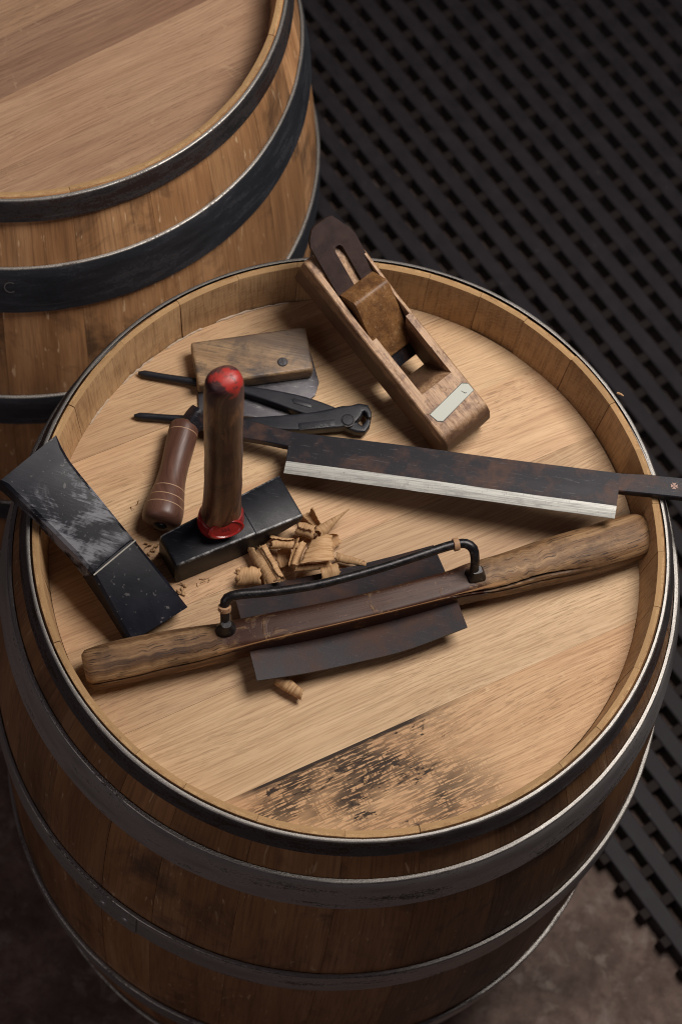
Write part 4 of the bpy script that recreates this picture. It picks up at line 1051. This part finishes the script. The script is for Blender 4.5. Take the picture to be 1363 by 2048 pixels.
# ------------------------------------------------------------------ shavings
def curl(px, z, ang, length, rad, turns, cone=1.0, label='', tilt=0.0, start=0.0, twist=0.0, shift=0.0, flat=0.0):
    """a rolled shaving: axis along image angle ang (deg, measured on the head), length and radius in m"""
    c = U(px[0], px[1], ZH+z)
    root = empty('wood_shaving', Vector((c.x, c.y, ZH)))
    bpy.data.objects.remove(root)
    t = Vector((math.cos(R_(ang))*math.cos(R_(tilt)), math.sin(R_(ang))*math.cos(R_(tilt)), math.sin(R_(tilt))))
    s = Vector((-math.sin(R_(ang)), math.cos(R_(ang)), 0)); u = t.cross(s)
    NU = max(20, int(34*turns)); NV = 14; v = []; f = []; uv = []
    sd = random.uniform(0, 100)
    hel = random.uniform(-0.25, 0.25)*length; lean = random.uniform(-0.12, 0.12)
    for i in range(NU+1):
        w_ = i/NU
        a = R_(start)+2*math.pi*turns*w_
        for j in range(NV+1):
            q = j/NV-0.5
            r = rad*(1+(cone-1)*(q+0.5))*(0.50+0.50*w_ if turns > 0.9 else 1.0)
            r *= 1+0.16*mnoise.noise(Vector((a*0.9, q*2.5, sd)))+lean*q*2
            edge = 0.0018*mnoise.noise(Vector((a*2.2, j, sd+9)))+0.0016*mnoise.noise(Vector((a*9, j, sd+19)))
            l = q*length*(0.86+0.14*math.sin(w_*3.1))+(edge if j in (0, NV) else edge*0.6 if j in (1, NV-1) else 0)+hel*(w_-0.5)
            aa = a
            if i in (0, NU): aa += 0.30*mnoise.noise(Vector((q*11, 3, sd)))
            elif i in (1, NU-1): aa += 0.15*mnoise.noise(Vector((q*11, 3, sd)))
            aa += twist*q
            v.append(c+t*l+s*(r*math.cos(aa)*(1+flat))+u*(r*math.sin(aa)*(1-flat*0.6)))
            uv.append((q*length, a*rad))
    for i in range(NU):
        for j in range(NV):
            a = i*(NV+1)+j; f.append((a, a+1, a+NV+2, a+NV+1))
    lo = min(q.z for q in v)
    if lo < ZH+0.0005:
        v = [q+Vector((0, 0, ZH+0.0005-lo)) for q in v]
    o = mesh('wood_shaving', v, f, SHAVE, None, uv=uv)
    md = o.modifiers.new('thickness', 'SOLIDIFY'); md.thickness = 0.00025
    tag(o, label, 'wood shaving', 'oak shavings between the hammer and the shave')
    return o
def A(x0, y0, x1, y1):
    a = U(x0, y0, ZH+.01); b = U(x1, y1, ZH+.01); return math.degrees(math.atan2(b.y-a.y, b.x-a.x)), (b-a).length
def roll_px(x0, y0, x1, y1, wpx, z, turns, label, **kw):
    ang, ln = A(x0, y0, x1, y1)
    return curl(((x0+x1)/2, (y0+y1)/2), z, ang, ln, wpx/2/ppm(ZH+z), turns, label=label, **kw)
roll_px(474, 1150, 520, 1150, 40, .010, 0.75, 'short open shaving curl set apart from the shaving pile beside the shave blade', start=60, cone=0.9)
roll_px(512, 1092, 548, 1160, 40, .010, 0.55, 'broad dark-edged shaving standing half open beneath the slim roll', start=120)
roll_px(522, 1092, 562, 1160, 21, .022, 1.3, 'slim tightly rolled shaving lying across the broad half-open one', start=0)
roll_px(540, 1086, 592, 1090, 30, .016, 1.15, 'stubby rolled shaving with one torn end touching the hammer side', start=20)
roll_px(556, 1118, 586, 1110, 34, .008, 0.5, 'pale cupped shaving in the hollow of the pile', start=190)
roll_px(586, 1134, 604, 1082, 26, .020, 1.0, 'twisted upright shaving in the middle of the pile', start=40, twist=0.8)
roll_px(592, 1056, 628, 1068, 34, .014, 1.2, 'ribbed shaving roll tucked under the hammer end', start=30)
roll_px(610, 1022, 634, 1052, 30, .012, 0.7, 'arched shaving leaning on the tip of the hammer head', start=150, cone=0.6)
roll_px(637, 1064, 694, 1022, 30, .016, 1.6, 'cone-shaped pointed shaving lying beyond the pile', start=0, cone=0.12, tilt=6)
roll_px(650, 1085, 680, 1078, 36, .008, 0.5, 'torn reddish shaving behind the wide flat shaving', start=200, cone=0.5)
roll_px(588, 1137, 664, 1130, 19, .024, 1.2, 'long slim roll along the lower edge of the wide flat shaving', start=0)
roll_px(674, 1114, 730, 1128, 19, .010, 1.5, 'thin rolled shaving pointing away from the pile along the shave blade', start=0, cone=0.8)
roll_px(640, 1150, 676, 1142, 34, .020, 0.5, 'shaving bent over the upper edge of the shave blade', start=20)
roll_px(556, 1358, 606, 1392, 26, .009, 0.8, 'single shaving lying under the front edge of the shave blade', start=10, cone=0.7)
# the wide flat shaving on top of the pile
def flat_shaving():
    cs = [U(x, y, ZH+z) for x, y, z in [(622, 1080, .030), (664, 1072, .034), (668, 1122, .036), (600, 1128, .034)]]
    N = 12; v = []; f = []; uv = []
    for i in range(N+1):
        for j in range(N+1):
            a, b = i/N, j/N
            q = (cs[0]*(1-a)+cs[1]*a)*(1-b)+(cs[3]*(1-a)+cs[2]*a)*b
            q += Vector((0, 0, 0.005*math.sin(math.pi*a)+0.0012*mnoise.noise(q*90)))
            if i in (0, N) or j == 0: q += mnoise.noise_vector(Vector((a*9, b*9, 2)))*0.0022
            v.append(q); uv.append((b*0.03, a*0.03))
    for i in range(N):
        for j in range(N):
            a = i*(N+1)+j; f.append((a, a+1, a+N+2, a+N+1))
    o = mesh('wood_shaving', v, f, SHAVE, None, uv=uv); md = o.modifiers.new('thickness', 'SOLIDIFY'); md.thickness = 0.0005
    tag(o, 'wide flat shaving with ragged edges on top of the pile', 'wood shaving', 'oak shavings between the hammer and the shave')
flat_shaving()
# crumbs and threads of wood
for i, (x, y, lab) in enumerate([(268, 1012, 'tiny curled wood thread beside the turned drawknife handle'), (300, 1095, 'crumpled wood crumb between hoop driver and hammer'), (318, 1130, 'wood crumb against the hammer head end'), (362, 1186, 'frayed wood crumb at the corner of the hoop driver'), (414, 1166, 'fine wood thread before the hammer face'), (398, 1162, 'hair-thin wood thread under the hammer face')]):
    rc = random.Random(i*5+1); big = i in (1, 2, 3)
    c = U(x, y, ZH+0.0012); v = []; f = []; n = 7 if big else 2
    for q in range(n):
        a = rc.uniform(0, 6.28); p0 = c+Vector((rc.uniform(-.005, .005), rc.uniform(-.007, .007), rc.uniform(0, .002)))*(1 if big else 0.5)
        ln = rc.uniform(.004, .008); wd = rc.uniform(.0008, .0022) if big else 0.0004; cv = rc.uniform(40, 160)
        for t in range(6):
            d = t/5*ln; q0 = p0+Vector((math.cos(a+d*cv), math.sin(a+d*cv), 0.3*math.sin(d*300)))*d
            w_ = Vector((-math.sin(a), math.cos(a), rc.uniform(-.6, .6)))*wd*(1-0.6*t/5)
            v += [q0-w_, q0+w_]
        b = len(v)-12; f += [(b+2*t, b+2*t+1, b+2*t+3, b+2*t+2) for t in range(5)]
    lo = min(q.z for q in v); v = [q+Vector((0, 0, ZH+0.0004-lo)) for q in v]
    o = mesh('wood_crumb', v, f, SHAVE, None, uv=[(q.x, q.y) for q in v]); md = o.modifiers.new('thickness', 'SOLIDIFY'); md.thickness = 0.0004
    tag(o, lab, 'wood crumb', 'wood crumbs on the barrel head')
a, b = U(1233, 786, ZR+.001), U(1246, 792, ZR+.002)
o = tube('wood_splinter', [a, (a+b)/2+Vector((0, 0, .0008)), b], [.0011, .0010, .0005], SHAVE, None, 6, 4)
tag(o, 'pale wood splinter lying across the iron hoop on the barrel rim', 'splinter')
